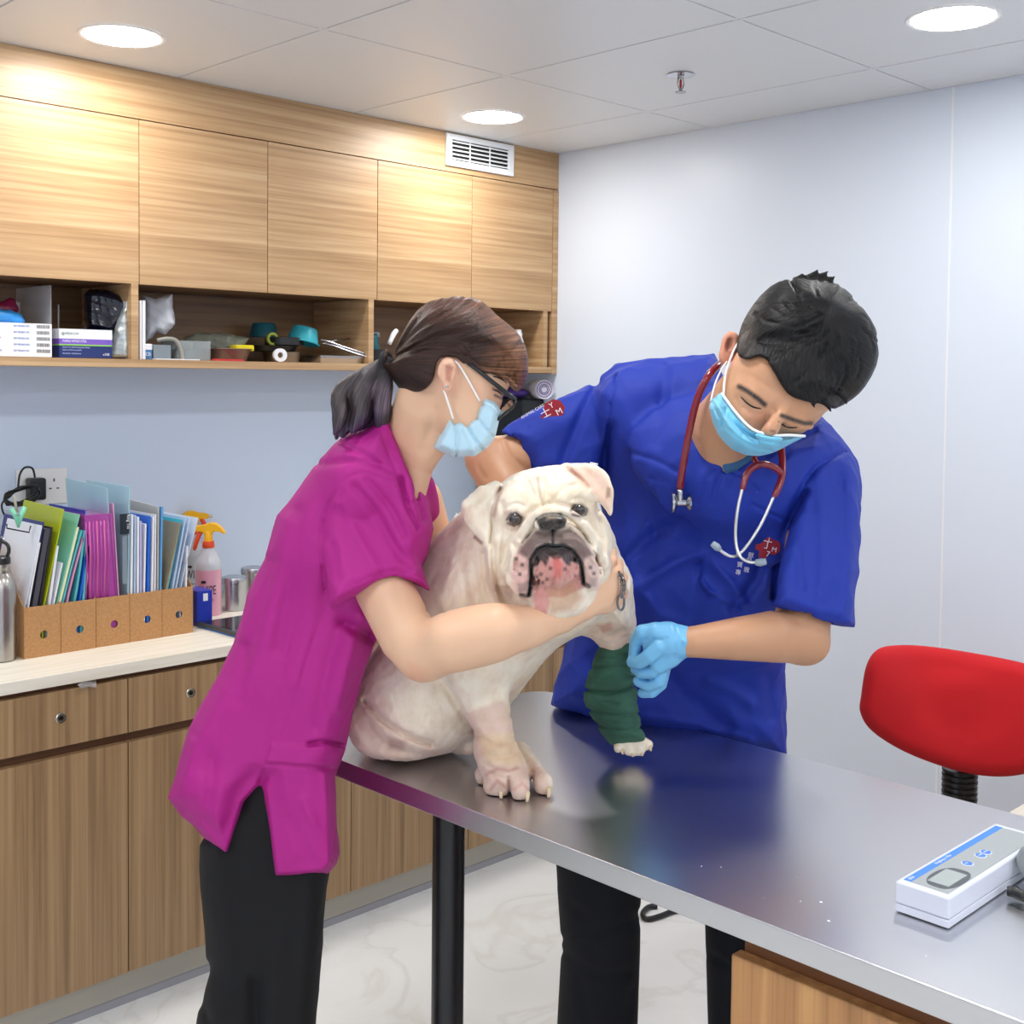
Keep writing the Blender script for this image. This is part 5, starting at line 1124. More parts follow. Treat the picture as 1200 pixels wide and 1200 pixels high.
text('print', 'M', I @ FR(xb1-.014, ZS+hh*.51, 2.9862), .009, ink, e); text('print', 'x100', I @ FR(xb1-.026, ZS+hh*.08, 2.9868), .009, white, e)
for i, (s_, zz) in enumerate((('Powder Free Nitrile Examination Gloves', .33), ('Gants en nitrile sans poudre', .24), ('Non Sterile  Ambidextrous', .12))): text('print', s_, I @ FR(xa1+.008, ZS+hh*zz, 2.9868), .0055, mat('pale_print', 'b8c4e8', .6), e, sx=.8)
lathe('logo_ring', [(.0035, 0), (.0035, .0004), (.002, .0004), (.002, 0)], I @ FR(xa1+.009, ZS+hh*.82, 2.9860), mat('dark_green_print', '1f5c50', .6), e, 16, cap=False)
dbag = mat('dark_glossy_film', '141627', .12, coat=.5)
bag('plastic_bag', dbag, [(98, 345), (104, 338), (122, 339), (140, 344), (151, 353), (149, 368), (139, 384), (132, 392), (120, 390), (100, 388)], 3.07, .02, .035, 'black glossy plastic bag behind the purple glove box', 'bag', 5)
prims_c.append(ony(108, 388, 3.10)); blob('cloth_bundle', mat('grey_cloth', '8f939c', .8), [EW(108, 388, 3.11, .03, .013, .02)], 'small grey cloth bundle between the glove box and the black bag', 'cloth', folds=2)
tag(box('plastic_tube', fx(92)-.002, fx(92)+.002, 3.10, 3.104, ZS+.0002, fz(92, 358, 3.1), mat('clear_tube', '9aa0a0', .2), bevel=.0015), 'thin upright clear tube left of the black plastic bag', 'tube')
bag('foil_bag', mat('silver_film', 'b4bcbc', .3, .5), [(143, 362), (150, 358), (151, 420), (128, 420), (131, 396), (136, 378)], 3.01, .015, .018, 'silver film bag leaning on white cards left of the shelf divider', 'bag', 8)
tag(box('card_folder', fx(150)-.001, fx(153), 2.99, 3.2, ZS+.0002, fz(151, 353), white, bevel=.0008), 'white upright folder just left of the first shelf divider', 'folder')
for i, (a, b) in enumerate(((164, 166.3), (167.3, 170.6))):
    tag(box('card_folder', fx(a), fx(b), 2.985, 3.2, ZS+.0002, fz(a, 352), white, bevel=.0008), ['thin white folder touching the right side of the divider', 'thicker white folder beside the white plastic bag'][i], 'folder')
film = mat('white_bag_film', 'b9bcc4', .35, alpha=.93)
bag('plastic_bag', film, [(168, 346), (182, 350), (192, 346), (202, 345), (203, 362), (206, 380), (193, 392), (184, 390), (176, 398), (169, 402)], 3.04, .02, .03, 'crumpled whitish plastic bag standing right of the divider', 'bag', 12)
# white tub
tx = fx(174); e = empty('ointment_tub', 'small white tub with a blue label, screw lid, on the shelf', 'tub', loc=(tx, 3.005, ZS)); I = Matrix.Identity(4)
lathe('tub_body', [(.017, .0002), (.018, .002), (.018, .026), (.016, .028)], I, mat('tub_label_blue', '4a80b8', .4), e); lathe('lid', [(.0192, .026), (.0192, .040), (.017, .0415), (.0001, .0415)], I, white, e)
text('print', 'CB', frame((-.008, -.0188, .008), (1, 0, 0), (0, 0, 1)), .012, white, e)
tag(box('grey_box', fx(183), fx(204), 3.0, 3.06, ZS+.0002, fz(190, 404), mat('slate_grey', '7b858c', .5), bevel=.002), 'small slate grey box between the tub and the clear tray', 'box')
e = empty('clear_tray', 'clear plastic tray half full of grey contents on the shelf', 'tray', loc=(fx(210), 3.0, ZS)); I = Matrix.Translation((-fx(210), -3.0, -ZS)); xa1, xb1, zt = fx(212), fx(250), fz(250, 400)
ca = mat('clear_tray_plastic', 'a9b2b2', .15, alpha=.45); bm = bmesh.new()
for q in ((xa1, xb1, 3.0, 3.002), (xa1, xb1, 3.09, 3.092), (xa1, xa1+.002, 3.002, 3.09), (xb1-.002, xb1, 3.002, 3.09)): addbox(bm, *q, ZS+.0002, zt, I)
fin('tray_wall', bm, ca, e); box('tray_contents', xa1+.003, xb1-.003, 3.003, 3.088, ZS+.0005, ZS+(zt-ZS)*.55, mat('grey_contents', '5d6872', .6), e, M=I)
tag(tube('hose', [ony(184, 399, 3.02), ony(196, 397, 3.01), ony(206, 399, 3.0), ony(212, 410, 2.995), ony(214, 421, 2.992)], .006, mat('grey_hose', '8c8a82', .4), sp=6), 'bent grey hose curving over the slate grey box', 'hose')
tag(box('paper_sheet', fx(180), fx(232), 2.975, 2.995, ZS+.0002, ZS+.0028, white), 'flat white paper lying at the front of the shelf', 'paper')
tag(box('red_card', fx(249), fx(283), 2.972, 2.99, ZS+.0002, ZS+.005, mat('red_card', 'cf2a30', .5)), 'thin red card at the shelf edge below the brown pan', 'card')
gfilm = mat('greenish_film', 'a3ab9a', .18, alpha=.55)
bag('plastic_bag', gfilm, [(214, 396), (232, 389), (256, 390), (270, 391), (293, 396), (288, 404), (280, 414), (222, 414)], 3.11, .015, .03, 'crumpled greenish clear bag lying behind the brown pan', 'bag', 15)
def LZ(x, Y): return Matrix.Translation((fx(x), Y, ZS))
steel2 = mat('dull_steel', '9a958f', .3, 1.); blackpan = mat('black_pan', '1a1b1c', .35)
tag(lathe('round_pan', [(.052, .0003), (.066, .032), (.071, .034), (.071, .036), (.064, .034), (.050, .003), (.0001, .003)], LZ(283, 3.06), mat('worn_pan', '8c746a', .35, .7), n=40, cap=False), 'round worn metal pan holding a yellow sponge', 'pan')
tag(box('sponge', fx(285), fx(306), 3.02, 3.06, ZS+.030, ZS+.047, mat('yellow_sponge', 'e6d21e', .8), bevel=.003), 'yellow sponge lying in the round metal pan', 'sponge')
tag(lathe('tape_roll', [(.0085, -.008), (.0195, -.008), (.0195, .008), (.0085, .008), (.0085, -.008)], Matrix.Translation((fx(328), 2.985, ZS+.0198)) @ Matrix.Rotation(PI/2, 4, 'X') @ Matrix.Rotation(-.3, 4, 'Y'), white, n=32, cap=False), 'white roll of tape standing on the shelf edge before the pans', 'tape')
t_ = tag(lathe('roasting_pan', [(.050, .0003), (.058, .030), (.060, .031), (.056, .030), (.048, .003), (.0001, .003)], LZ(350, 3.07), steel2, n=40, cap=False), 'grey metal pan at the bottom of the stack behind the white tape roll', 'pan')
tag(lathe('black_pan', [(.070, .0325), (.078, .048), (.081, .049), (.076, .048), (.066, .035), (.0001, .035)], LZ(340, 3.085), blackpan, n=40, cap=False), 'wide black pan lying on the grey metal pan', 'pan')
tag(lathe('black_bowl', [(.045, .050), (.058, .052), (.058, .074), (.045, .076), (.0001, .076)], LZ(355, 3.08), blackpan, n=40), 'black round dish on top of the stack of pans', 'pan')
tq = mat('turquoise_plastic', '35a9b8', .35); tq2 = mat('teal_dark_plastic', '1c5a66', .4)
Tb = Matrix.Translation((fx(372), 3.06, fz(372, 398))) @ Matrix.Rotation(math.radians(13), 4, 'Y')
tag(lathe('plastic_bowl', [(.052, 0), (.053, .003), (.048, .004), (.038, .044), (.034, .048), (.0001, .049)], Tb @ Matrix.Translation((0, 0, -.010)), tq, n=40, cap=False), 'turquoise plastic bowl turned upside down on the pans', 'bowl')
tag(lathe('plastic_bowl', [(.045, 0), (.034, .04), (.030, .043), (.0001, .043)], Matrix.Translation((fx(350), 3.17, ZS+.077)), tq2, n=32, cap=False), 'dark teal bowl half hidden behind the turquoise bowl', 'bowl')
tag(lathe('lime_ring', [(.012, -.004), (.019, -.004), (.019, .004), (.012, .004), (.012, -.004)], Matrix.Translation((fx(336), 3.06, ZS+.069)) @ Matrix.Rotation(PI/2, 4, 'X'), mat('lime_plastic', 'a9b83a', .5), n=28, cap=False), 'lime green plastic ring leaning on the pans', 'ring')
e = empty('tongs', 'steel tongs leaning from the pans down to the divider', 'tongs', loc=tuple(ony(380, 399, 3.03))); I = Matrix.Translation(-Vector(ony(380, 399, 3.03)))
for p_ in ([(376, 398, 3.03), (384, 400, 3.02), (410, 409, 3.0), (437, 417, 2.975)], [(378, 402, 3.03), (390, 405, 3.015), (415, 414, 2.99), (436, 419, 2.972)]): tube('tong_arm', [I @ Vector(ony(*q)) for q in p_], [.003, .003, .0036, .003], ch, e, 8, sp=4)
tube('tong_arm_spare', [I @ Vector(ony(*q)) for q in [(385, 400, 3.03), (400, 398, 3.05), (416, 396, 3.07)]], .0025, ch, e, 8)
e = empty('steel_tray', 'shallow steel tray with sloping sides next to the tongs', 'tray', loc=(fx(398), 3.0, ZS)); I = Matrix.Translation((-fx(398), -3.0, -ZS))
bm = bmesh.new(); xa1, xb1 = fx(375), fx(427)
vs = [bm.verts.new(I @ Vector(p)) for p in [(xa1+.006, 2.99, ZS+.0003), (xb1-.008, 2.99, ZS+.0003), (xb1-.008, 3.12, ZS+.0003), (xa1+.006, 3.12, ZS+.0003), (xa1, 2.982, ZS+.022), (xb1, 2.982, ZS+.022), (xb1, 3.13, ZS+.022), (xa1, 3.13, ZS+.022)]]
for f in [(0, 1, 2, 3), (0, 1, 5, 4), (1, 2, 6, 5), (2, 3, 7, 6), (3, 0, 4, 7)]: bm.faces.new([vs[i] for i in f])
o = fin('tray_body', bm, mat('bright_steel', 'c2c2c4', .25, 1.), e); s = o.modifiers.new('s', 'SOLIDIFY'); s.thickness = .0015
# right compartment
e = empty('grooming_set', 'dark teal container with a white handle standing in a black pot right of the divider', 'container', loc=(fx(452), 3.04, ZS)); I = Matrix.Translation((-fx(452), -3.04, -ZS))
lathe('pot', [(.03, .0003), (.040, .004), (.042, .045), (.038, .046), (.036, .01), (.0001, .008)], Matrix.Identity(4), blackpan, e)
lathe('teal_cup', [(.026, .02), (.034, .09), (.032, .092), (.001, .09)], Matrix.Rotation(-.35, 4, 'Y'), tq2, e)
tube('white_handle', [Vector(ony(456, 403, 3.0))+I.translation, Vector(ony(461, 392, 3.0))+I.translation, Vector(ony(465, 387, 3.0))+I.translation], [.007, .009, .007], white, e, sp=3)
box('paper_flap', -.035, .012, -.01, -.008, .085, .10, mat('grey_film', '9aa4ac', .3), e)
e = empty('medicine_bottle', 'translucent white bottle with a ribbed cap at the right end of the shelf', 'bottle', loc=(fx(613), 3.01, ZS)); I = Matrix.Identity(4)
trb = mat('frosted_bottle', 'c3cdd6', .3, alpha=.9)
lathe('bottle_body', [(.019, .0003), (.021, .003), (.021, .085), (.017, .098), (.011, .102), (.0001, .102)], I, trb, e); lathe('bottle_cap', [(.0145, .100), (.0145, .118), (.012, .120), (.012, .128), (.008, .130), (.0001, .130)], I, white, e)
# ------------------------------------------------------------------ things on the worktop
e = empty('water_bottle', 'brushed steel water bottle with a black loop cap at the left edge of the worktop', 'bottle', loc=(float(onz(12, 778, ZT)[0]), float(onz(12, 776, ZT)[1])+.034, ZT)); I = Matrix.Identity(4)
st2 = mat('bottle_steel', 'b3b0aa', .28, 1.)
lathe('bottle_body', [(.030, .0003), (.033, .003), (.0335, .165), (.031, .185), (.022, .200), (.0185, .204), (.0185, .214), (.020, .216), (.020, .226), (.0001, .226)], I, st2, e, 40)
lathe('cap', [(.0215, .226), (.0215, .240), (.018, .243), (.0001, .243)], I, blackpan, e, 32)
tube('cap_loop', [Vector(RT)*a+Vector((0, 0, b)) for a, b in ((-.017, .242), (-.018, .262), (-.008, .277), (.006, .277), (.017, .268), (.019, .255), (.015, .243))], .0042, blackpan, e, sp=4)
tube('clip_ring', [Vector(RT)*a+Vector((0, 0, b)) for a, b in ((-.008, .277), (-.004, .287), (.004, .287), (.008, .277))], .0014, ch, e, sp=4)
# magazine files
card = mat('brown_cardboard', 'b98a57', .75); nn = N(card, 'ShaderNodeTexNoise'); nn.inputs['Scale'].default_value = 250; L(card, coords(card), nn.inputs['Vector']); L(card, ramp(card, nn.outputs['Fac'], [(.3, 'ad7d4c'), (.7, 'c39463')]), pb(card).inputs['Base Color'])
lb = ['leftmost cardboard magazine file, holding a clipboard and a lime folder', 'second cardboard magazine file from the left, with green and cyan folders', 'middle cardboard magazine file, holding purple and clear folders', 'fourth cardboard magazine file from the left, with blue and white folders', 'rightmost cardboard magazine file, next to the blue box']
def file_front(w_, h_, hx, hz, hr):
    V = []; F = []; k = 32
    for i in range(k):
        a = 2*PI*i/k+PI/4*0; c, s = math.cos(a), math.sin(a)
        V.append((hx+hr*c, 0, hz+hr*s))
    for i in range(k):
        a = 2*PI*i/k; c, s = math.cos(a), math.sin(a)
        q = min([((w_-hx)/c if c > 1e-6 else 1e9), (-hx/c if c < -1e-6 else 1e9), ((h_-hz)/s if s > 1e-6 else 1e9), (-hz/s if s < -1e-6 else 1e9)])
        V.append((hx+q*c, 0, hz+q*s))
    for cx_, cz_ in ((0, 0), (w_, 0), (w_, h_), (0, h_)):
        i = min(range(k), key=lambda i: (V[k+i][0]-cx_)**2+(V[k+i][2]-cz_)**2); V[k+i] = (cx_, 0, cz_)
    F = [(i, (i+1) % k, k+(i+1) % k, k+i) for i in range(k)]
    return V, F
for i in range(5):
    xa1 = 1.168+.0890*i; w_ = .0872; yf = 2.798+.0015*i; hf = .121
    e = empty('magazine_file', lb[i], 'magazine file', 'cardboard magazine files on the worktop', (xa1, yf, ZT))
    V, F = file_front(w_, hf, w_*.54, .052, .0095)
    o = meshobj('front_panel', V, F, card, e); s = o.modifiers.new('s', 'SOLIDIFY'); s.thickness = .002; s.offset = 0
    for sx_ in (.001, w_-.001):
        pts = [(.0015, .0002), (.245, .0002), (.245, .25), (.17, .25), (.0015, hf)]
        bm = bmesh.new(); a = [bm.verts.new((sx_-.0008, y, z)) for y, z in pts]; b = [bm.verts.new((sx_+.0008, y, z)) for y, z in pts]
        bm.faces.new(a); bm.faces.new(b[::-1])
        for j in range(5): bm.faces.new([a[j], b[j], b[(j+1) % 5], a[(j+1) % 5]])
        fin('side_panel', bm, card, e)
    box('back_panel', .002, w_-.002, .2435, .2455, .0002, .25, card, e); box('bottom_panel', .002, w_-.002, .0015, .243, .0002, .002, card, e)
# folders
def folder(xb, xt, yt, th, m, label, cat='folder', Yf=2.806, dy=.225, back=0., group='folders in the cardboard files', zb=None, bow=0, tag_=True):
    b = ony(xb, 705, Yf)[0]; tp = ony(xt, yt, Yf); zb = ZT+.004 if zb is None else zb
    X0_ = b+(b-tp[0])*0.; n_ = 6; rows = []
    V = []; F = []
    for k in range(n_+1):
        u = k/n_; x = X0_+(tp[0]-X0_)*max(0, (zb+(tp[2]-zb)*u-.93)/max(tp[2]-.93, .01))+bow*math.sin(PI*u); z = zb+(tp[2]-zb)*u
        zk = z+(back if k == n_ else 0)
        V += [(x, Yf, z), (x+th, Yf, z), (x+th, Yf+dy, zk), (x, Yf+dy, zk)]
    for k in range(n_):
        a = 4*k
        for j in range(4): F.append((a+j, a+(j+1) % 4, a+4+(j+1) % 4, a+4+j))
    F += [(3, 2, 1, 0), tuple(4*n_+j for j in range(4))]
    o = meshobj(cat.replace(' ', '_'), V, F, m)
    return tag(o, label, cat, group)
def fm_(n, c, a=1.): return mat(n, c, .35, **({'alpha': a} if a < 1 else {}))
lime = fm_('lime_folder', 'b9c61e', .9); pal = fm_('pale_yellow_paper', 'e4ecc0'); mintf = fm_('mint_folder', '8fd8c0', .8); cyf = fm_('cyan_folder', '63c6cf', .85); pk = fm_('pink_paper', 'd69cc0'); wpap = fm_('white_paper_sheet', 'e9ebf2')
purf = mat('purple_pouch', 'a8479c', .15, coat=.5); clf = fm_('clear_blue_folder', 'b4dbe8', .6); pbf = fm_('pale_blue_folder', 'bcd3ee', .9); bbf = fm_('bright_blue_folder', '2268d0'); gyf = fm_('dark_grey_folder', '4b4b55'); nvf = fm_('navy_clipboard', '2a2d72'); khf = fm_('khaki_board', '9c9077'); tlf = fm_('teal_folder', '45b4c4'); llf = fm_('lilac_folder', 'b7b6dc'); bgf = fm_('grey_board', 'b4b2ac')
cb_ = folder(29, 50, 612, .004, nvf, 'navy clipboard standing at the left in the leftmost file', 'clipboard', Yf=2.81)
folder(27, 49, 616, .0015, wpap, 'white printed sheets clipped to the navy clipboard', 'paper', Yf=2.808, dy=.20)
folder(31, 47, 636, .0015, wpap, 'loose white sheet hanging over the clipboard towards the steel bottle', 'paper', Yf=2.800, dy=.15)
folder(36, 53, 620, .012, gyf, 'dark grey folder behind the clipboard in the leftmost file')
folder(44, 59, 618, .006, mat('black_folder_edge', '232228', .4), 'black thin folder between the grey and the lime one')
folder(49, 74, 597, .003, lime, 'lime green plastic folder sticking up in the leftmost file', back=.005)
folder(55, 66, 640, .006, wpap, 'white sheets right of the lime folder', 'paper'); folder(60, 72, 660, .004, wpap, 'lower white sheets beside the lime folder', 'paper')
folder(64, 93, 603, .002, mintf, 'pale mint plastic folder at the back of the second file'); folder(66, 90, 618, .006, pal, 'pale yellow sheets in front of the mint folder', 'paper', dy=.2)
folder(72, 95, 622, .004, cyf, 'cyan folder, left of the pink sheets in the second file', bow=-.004); folder(77, 97, 630, .004, pk, 'pink sheets between cyan folders', 'paper', bow=-.004); folder(82, 98, 622, .005, cyf, 'cyan folder in the middle of the second file', bow=.006)
folder(88, 101, 640, .004, bbf, 'narrow blue sleeve between cyan folders in the second file', bow=.006); folder(92, 100, 625, .007, cyf, 'rightmost cyan folder, bulging over the second file', bow=.008)
folder(99, 103, 640, .004, wpap, 'white sheets left of the purple pouch', 'paper')
folder(97, 99, 598, .003, fm_('royal_blue_cover', '3a44b0'), 'royal blue folder edge behind the purple pouch', Yf=2.83, dy=.2)
o = folder(105, 99, 604, .072, purf, 'shiny purple plastic pouch filled with papers, bulging from the middle file', 'pouch', dy=.19)
for k in range(7):
    q = fx(101+k*4.3, 650, 2.803); tube('crease', [(q, 2.8055, 1.14), (q+.003, 2.805, 1.05), (q, 2.8055, .95)], .0022, mat(['purple_pouch', 'pink_pouch_stripe'][k % 2], 'cf5fa0', .2), o, 6)
folder(136, 125, 572, .002, clf, 'clear light blue folder leaning left in the middle file', back=.01, dy=.23)
folder(139, 132, 590, .003, pk, 'pink sheet seen through the clear folders', 'paper', dy=.12)
c2 = folder(149, 151, 570, .004, clf, 'clear blue folder with a black name label on its spine', back=.0, dy=.235)
q = ony(147, 614, 2.80); box('spine_label', q[0]-.012, q[0]+.012, 2.8035, 2.8055, ony(147, 626, 2.804)[2], ony(147, 602, 2.804)[2], mat('label_black', '1c2630', .4), c2)
text('print', 'Ring Tiis', frame((q[0]+.004, 2.803, ony(147, 603, 2.804)[2]), (0, 0, -1), (1, 0, 0)), .0105, white, c2)
box('spine_rod', q[0]-.006, q[0]+.006, 2.8035, 2.8055, ony(147, 684, 2.804)[2], ony(147, 628, 2.804)[2], mat('grey_rod', '7f8f98', .35), c2)
cols = [(153, 154, 603, .005, wpap, 'white'), (157, 158, 604, .004, pbf, 'pale blue'), (160.5, 161, 606, .005, wpap, 'white'), (164, 164, 611, .005, llf, 'lilac'), (168, 170, 614, .004, wpap, 'white'), (172, 174, 605, .006, bbf, 'bright blue'), (177, 179, 606, .005, wpap, 'white'), (181, 182, 603, .003, wpap, 'white')]
pos = ['first from the left in the fourth file', 'second from the left in the fourth file', 'third in the fourth file', 'left of the bright blue one', 'touching the bright blue one on its left', 'standing out in the fourth file', 'touching the bright blue one on its right', 'second right of the bright blue one']
for (a, b, c, d, mm, cn), ps in zip(cols, pos): folder(a, b, c, d, mm, cn+' narrow folder, '+ps, dy=.2)
folder(184, 185, 594, .004, bgf, 'grey board standing tall at the right of the fourth file', 'board', back=.01, dy=.23); folder(187, 189, 594, .005, mat('sky_blue_cover', '5f9fd8', .35), 'sky blue folder spine next to the grey board')
folder(192, 211, 613, .004, khf, 'khaki board under a teal edge in the rightmost file', 'board', dy=.13); folder(194, 213, 609, .002, tlf, 'teal folder leaning behind the khaki board', dy=.14)
folder(200, 217, 606, .004, pbf, 'pale blue folder leaning right in the rightmost file', dy=.2); folder(204, 222, 606, .003, fm_('ice_blue_folder', 'cfe0f4', .85), 'ice blue folder second from the right end', dy=.2); folder(212, 232, 607, .002, fm_('clear_white_folder', 'd6e2f2', .8), 'clear whitish folder flaring out at the right end', dy=.2, bow=-.006)
folder(217, 219, 640, .004, wpap, 'short white sheets at the right end of the rightmost file', 'paper', dy=.2)
# clip and clothes peg on the clipboard
peg = mat('mint_peg', '7fd0ae', .4); e = empty('clothes_peg', 'mint green clothes peg clipped above the clipboard', 'clothes peg', loc=tuple(ony(20, 603, 2.84))); I = Matrix.Translation(-Vector(ony(20, 603, 2.84)))
for p_ in ([(13, 596), (19, 606), (22, 618)], [(29, 594), (24, 606), (21, 618)]): tube('peg_arm', [I @ Vector(ony(x, y, 2.84)) for x, y in p_], [.0055, .006, .003], peg, e, 6)
tube('peg_spring', [I @ Vector(ony(17+k*.9, 603+(k % 2), 2.835)) for k in range(8)], .0012, ch, e, 6)
tag(tube('binder_clip', [ony(x, y, 2.83) for x, y in ((8, 614), (8, 619), (34, 624), (36, 616))], .0018, blackpan, sp=0), 'thin black wire clip on the top of the clipboard', 'clip')
# socket, plug and cable
e = empty('wall_socket', 'white double wall socket above the files', 'socket', loc=(1.41, YW, 1.19)); I = Matrix.Translation((-1.41, -YW, -1.19))
box('face_plate', 1.343, 1.485, YW-.008, YW-.0005, 1.139, 1.238, wm, e, bevel=.003, M=I)
hs = mat('socket_hole', '1a1a1c', .5)
for dx, dz, w_, h_ in ((1.446, 1.205, .0035, .009), (1.4355, 1.182, .007, .0035), (1.4565, 1.182, .007, .0035)): box('pin_hole', dx-w_/2, dx+w_/2, YW-.0086, YW-.0078, dz-h_/2, dz+h_/2, hs, e, M=I)
e = empty('power_adapter', 'black plug adapter in the wall socket with its cable bundled', 'plug', loc=(1.387, YW-.03, 1.19)); I = Matrix.Translation((-1.387, -YW+.03, -1.19))
box('adapter_body', 1.365, 1.410, YW-.045, YW-.0085, 1.155, 1.215, blackpan, e, bevel=.006, M=I)
tube('cable', [I @ Vector(ony(x, y, 3.20)) for x, y in ((41, 560), (38, 549), (29, 548), (23, 557), (21, 575))], .0028, blackpan, e, sp=6)
rq = random.Random(7); pts = []
for k in range(60):
    a = k*.9; u = .5+.5*math.cos(a); pts.append(ony(6+u*40+rq.uniform(-2, 2), 586+9*math.sin(a)-u*10+rq.uniform(-3, 3), 3.12+rq.uniform(-.02, .02)))
tube('cable_bundle', [I @ Vector(p_) for p_ in pts], .0026, blackpan, e, 6, sp=3)
tube('cable_tail', [I @ Vector(ony(x, y, 3.12)) for x, y in ((6, 585), (2, 592), (5, 603), (14, 610))], .0026, blackpan, e, 8, sp=5)
tube('cable_tie', [I @ Vector(ony(x, y, 3.09)) for x, y in ((16, 580), (18, 590), (20, 600))], .0035, mat('cream_tie', 'cfc8b4', .6), e, 6)
# spray bottles
yel = mat('yellow_trigger', 'f0b414', .35); orr = mat('orange_collar', 'e8542c', .35); clb = mat('frosted_clear', 'd3d7de', .2, alpha=.75); pkl = mat('pink_liquid', 'dd9fb2', .2, coat=.6); gyl = mat('clear_grey_liquid', 'b9bfc6', .2, alpha=.9)
def spray(name, x, y, px_c, label, body, rot, word, trig, sc=1.):
    b = onz(px_c, y, ZT); e = empty('spray_bottle', label, 'spray bottle', 'spray bottles on the worktop', (float(b[0]), float(b[1])+.035, ZT)); I = Matrix.Identity(4)
    r = .036*sc
    lathe('liquid', [(r-.001, .0006), (r, .004), (r, .128*sc), (.0001, .128*sc)], I, body, e, 36)
    lathe('bottle', [(r, .128*sc), (r, .142*sc), (r*.9, .155*sc), (.016, .184*sc), (.013, .190*sc), (.013, .196*sc)], I, clb, e, 36, cap=False)
    lathe('collar', [(.0165, .188*sc), (.0175, .190*sc), (.0155, .206*sc), (.0001, .206*sc)], I, orr, e, 24)
    Tr_ = Matrix.Rotation(rot, 4, 'Z')
    lathe('neck', [(.0115, .206*sc), (.0115, .232*sc), (.009, .236*sc), (.0001, .236*sc)], I, yel, e, 20)
    h0 = .236*sc; prof = [(-.040, -.004), (-.044, .006), (-.036, .012), (-.010, .016), (.006, .022), (.022, .020), (.038, .008), (.048, -.006), (.046, -.010), (.034, -.004), (.016, -.002), (.012, -.010), (-.012, -.010), (-.016, -.004)]
    Mh = Tr_ @ Matrix.Translation((0, .0, h0)) @ Matrix.Rotation(PI/2, 4, 'X')
    prism('spray_head', prof, -.0095, .0095, Mh, yel, e, bevel=.003)
    lathe('nozzle', [(.0045, 0), (.006, .002), (.006, .010), (.003, .012)], Tr_ @ Matrix.Translation((-.042, 0, h0+.003)) @ Matrix.Rotation(-PI/2, 4, 'Y'), mat('clear_nozzle', 'c9ccd2', .2), e, 14)
    tube('trigger', [Tr_ @ Vector(p_) for p_ in ((-.020, 0, h0-.004), (-.030, 0, h0-.022), (-.038, 0, h0-.05), (-.036, 0, h0-.056))], [.006, .007, .006, .003], orr, e, 8, sp=3)
    Ml = frame((-RT[0]*.032*sc*1.0-FW[0]*(r+.0004)*1.0, -RT[1]*.032*sc-FW[1]*(r+.0004), .070*sc), RT, (0, 0, 1))
    if word:
        Ml = frame((-RT[0]*.018-FW[0]*(r+.0006), -RT[1]*.018-FW[1]*(r+.0006), .060*sc), RT, (0, 0, 1))
        dk = mat('label_dark_ink', '34202e', .5)
        for wd, sz, zz, sx_, x_ in ((word, .036*sc, .054*sc, .58, -.017), ('AIR NO GO', .009*sc, .041*sc, .8, -.014)):
            o = text('print', wd, Matrix.Identity(4), sz, dk, e, sx=1.)
            for v_ in o.data.vertices:
                a_ = (v_.co.x*sx_+x_)/r; rr_ = r+.0004+v_.co.z; q = RT*(math.sin(a_)*rr_)-FW*(math.cos(a_)*rr_); v_.co = (q[0], q[1], zz+v_.co.y)
            o.matrix_basis = Matrix.Identity(4)
        prism('print_mark', [(-.008, 0), (-.004, .004), (.004, .004), (.008, 0), (.004, -.004), (-.004, -.004)], 0, .0004, Ml @ Matrix.Translation((.014, .036*sc, 0)), dk, e)
    return e
spray('s', 0, 722, 252, 'front spray bottle of pink liquid with a yellow trigger head', pkl, math.radians(-45), 'WIPE', 0, 1.0)
spray('s', 0, 702, 235, 'rear spray bottle of clear liquid, half hidden by the folders', gyl, math.radians(160), 'WIPE', 0, 1.02)
e = empty('blue_box', 'small royal blue box with a white sticker in front of the spray bottles', 'box', loc=(1.64, 2.86, ZT)); I = Matrix.Translation((-1.64, -2.86, -ZT))
bx0, bx1 = 1.662, 1.702; box('box_body', bx0-.006, bx1+.0, 2.86, 2.93, ZT+.0003, ZT+.094, mat('royal_blue_card', '1a34b0', .35), e, bevel=.0015, M=I); box('sticker', bx0+.012, bx0+.026, 2.8592, 2.8598, ZT+.066, ZT+.086, white, e, M=I)
# tablet
Mt = frame((1.742, 2.80, ZT+.0), (1, .02, 0), (0, 1, 0)); e = empty('tablet', 'black tablet lying flat on the worktop with a blue edge underneath', 'tablet', loc=(1.742, 2.80, ZT)); I = Matrix.Translation((-1.742, -2.80, -ZT)) @ Mt
box('blue_cover', -.088, .14, -.140, .055, .0003, .004, mat('tablet_blue', '1f6fc8', .4), e, bevel=.001, M=I); box('tablet_body', -.09, .14, -.142, .055, .0042, .014, mat('tablet_grey', '3a3d40', .4), e, bevel=.002, M=I); box('screen', -.08, .13, -.13, .046, .0141, .0146, mat('black_glass', '0a0c10', .04), e, M=I)
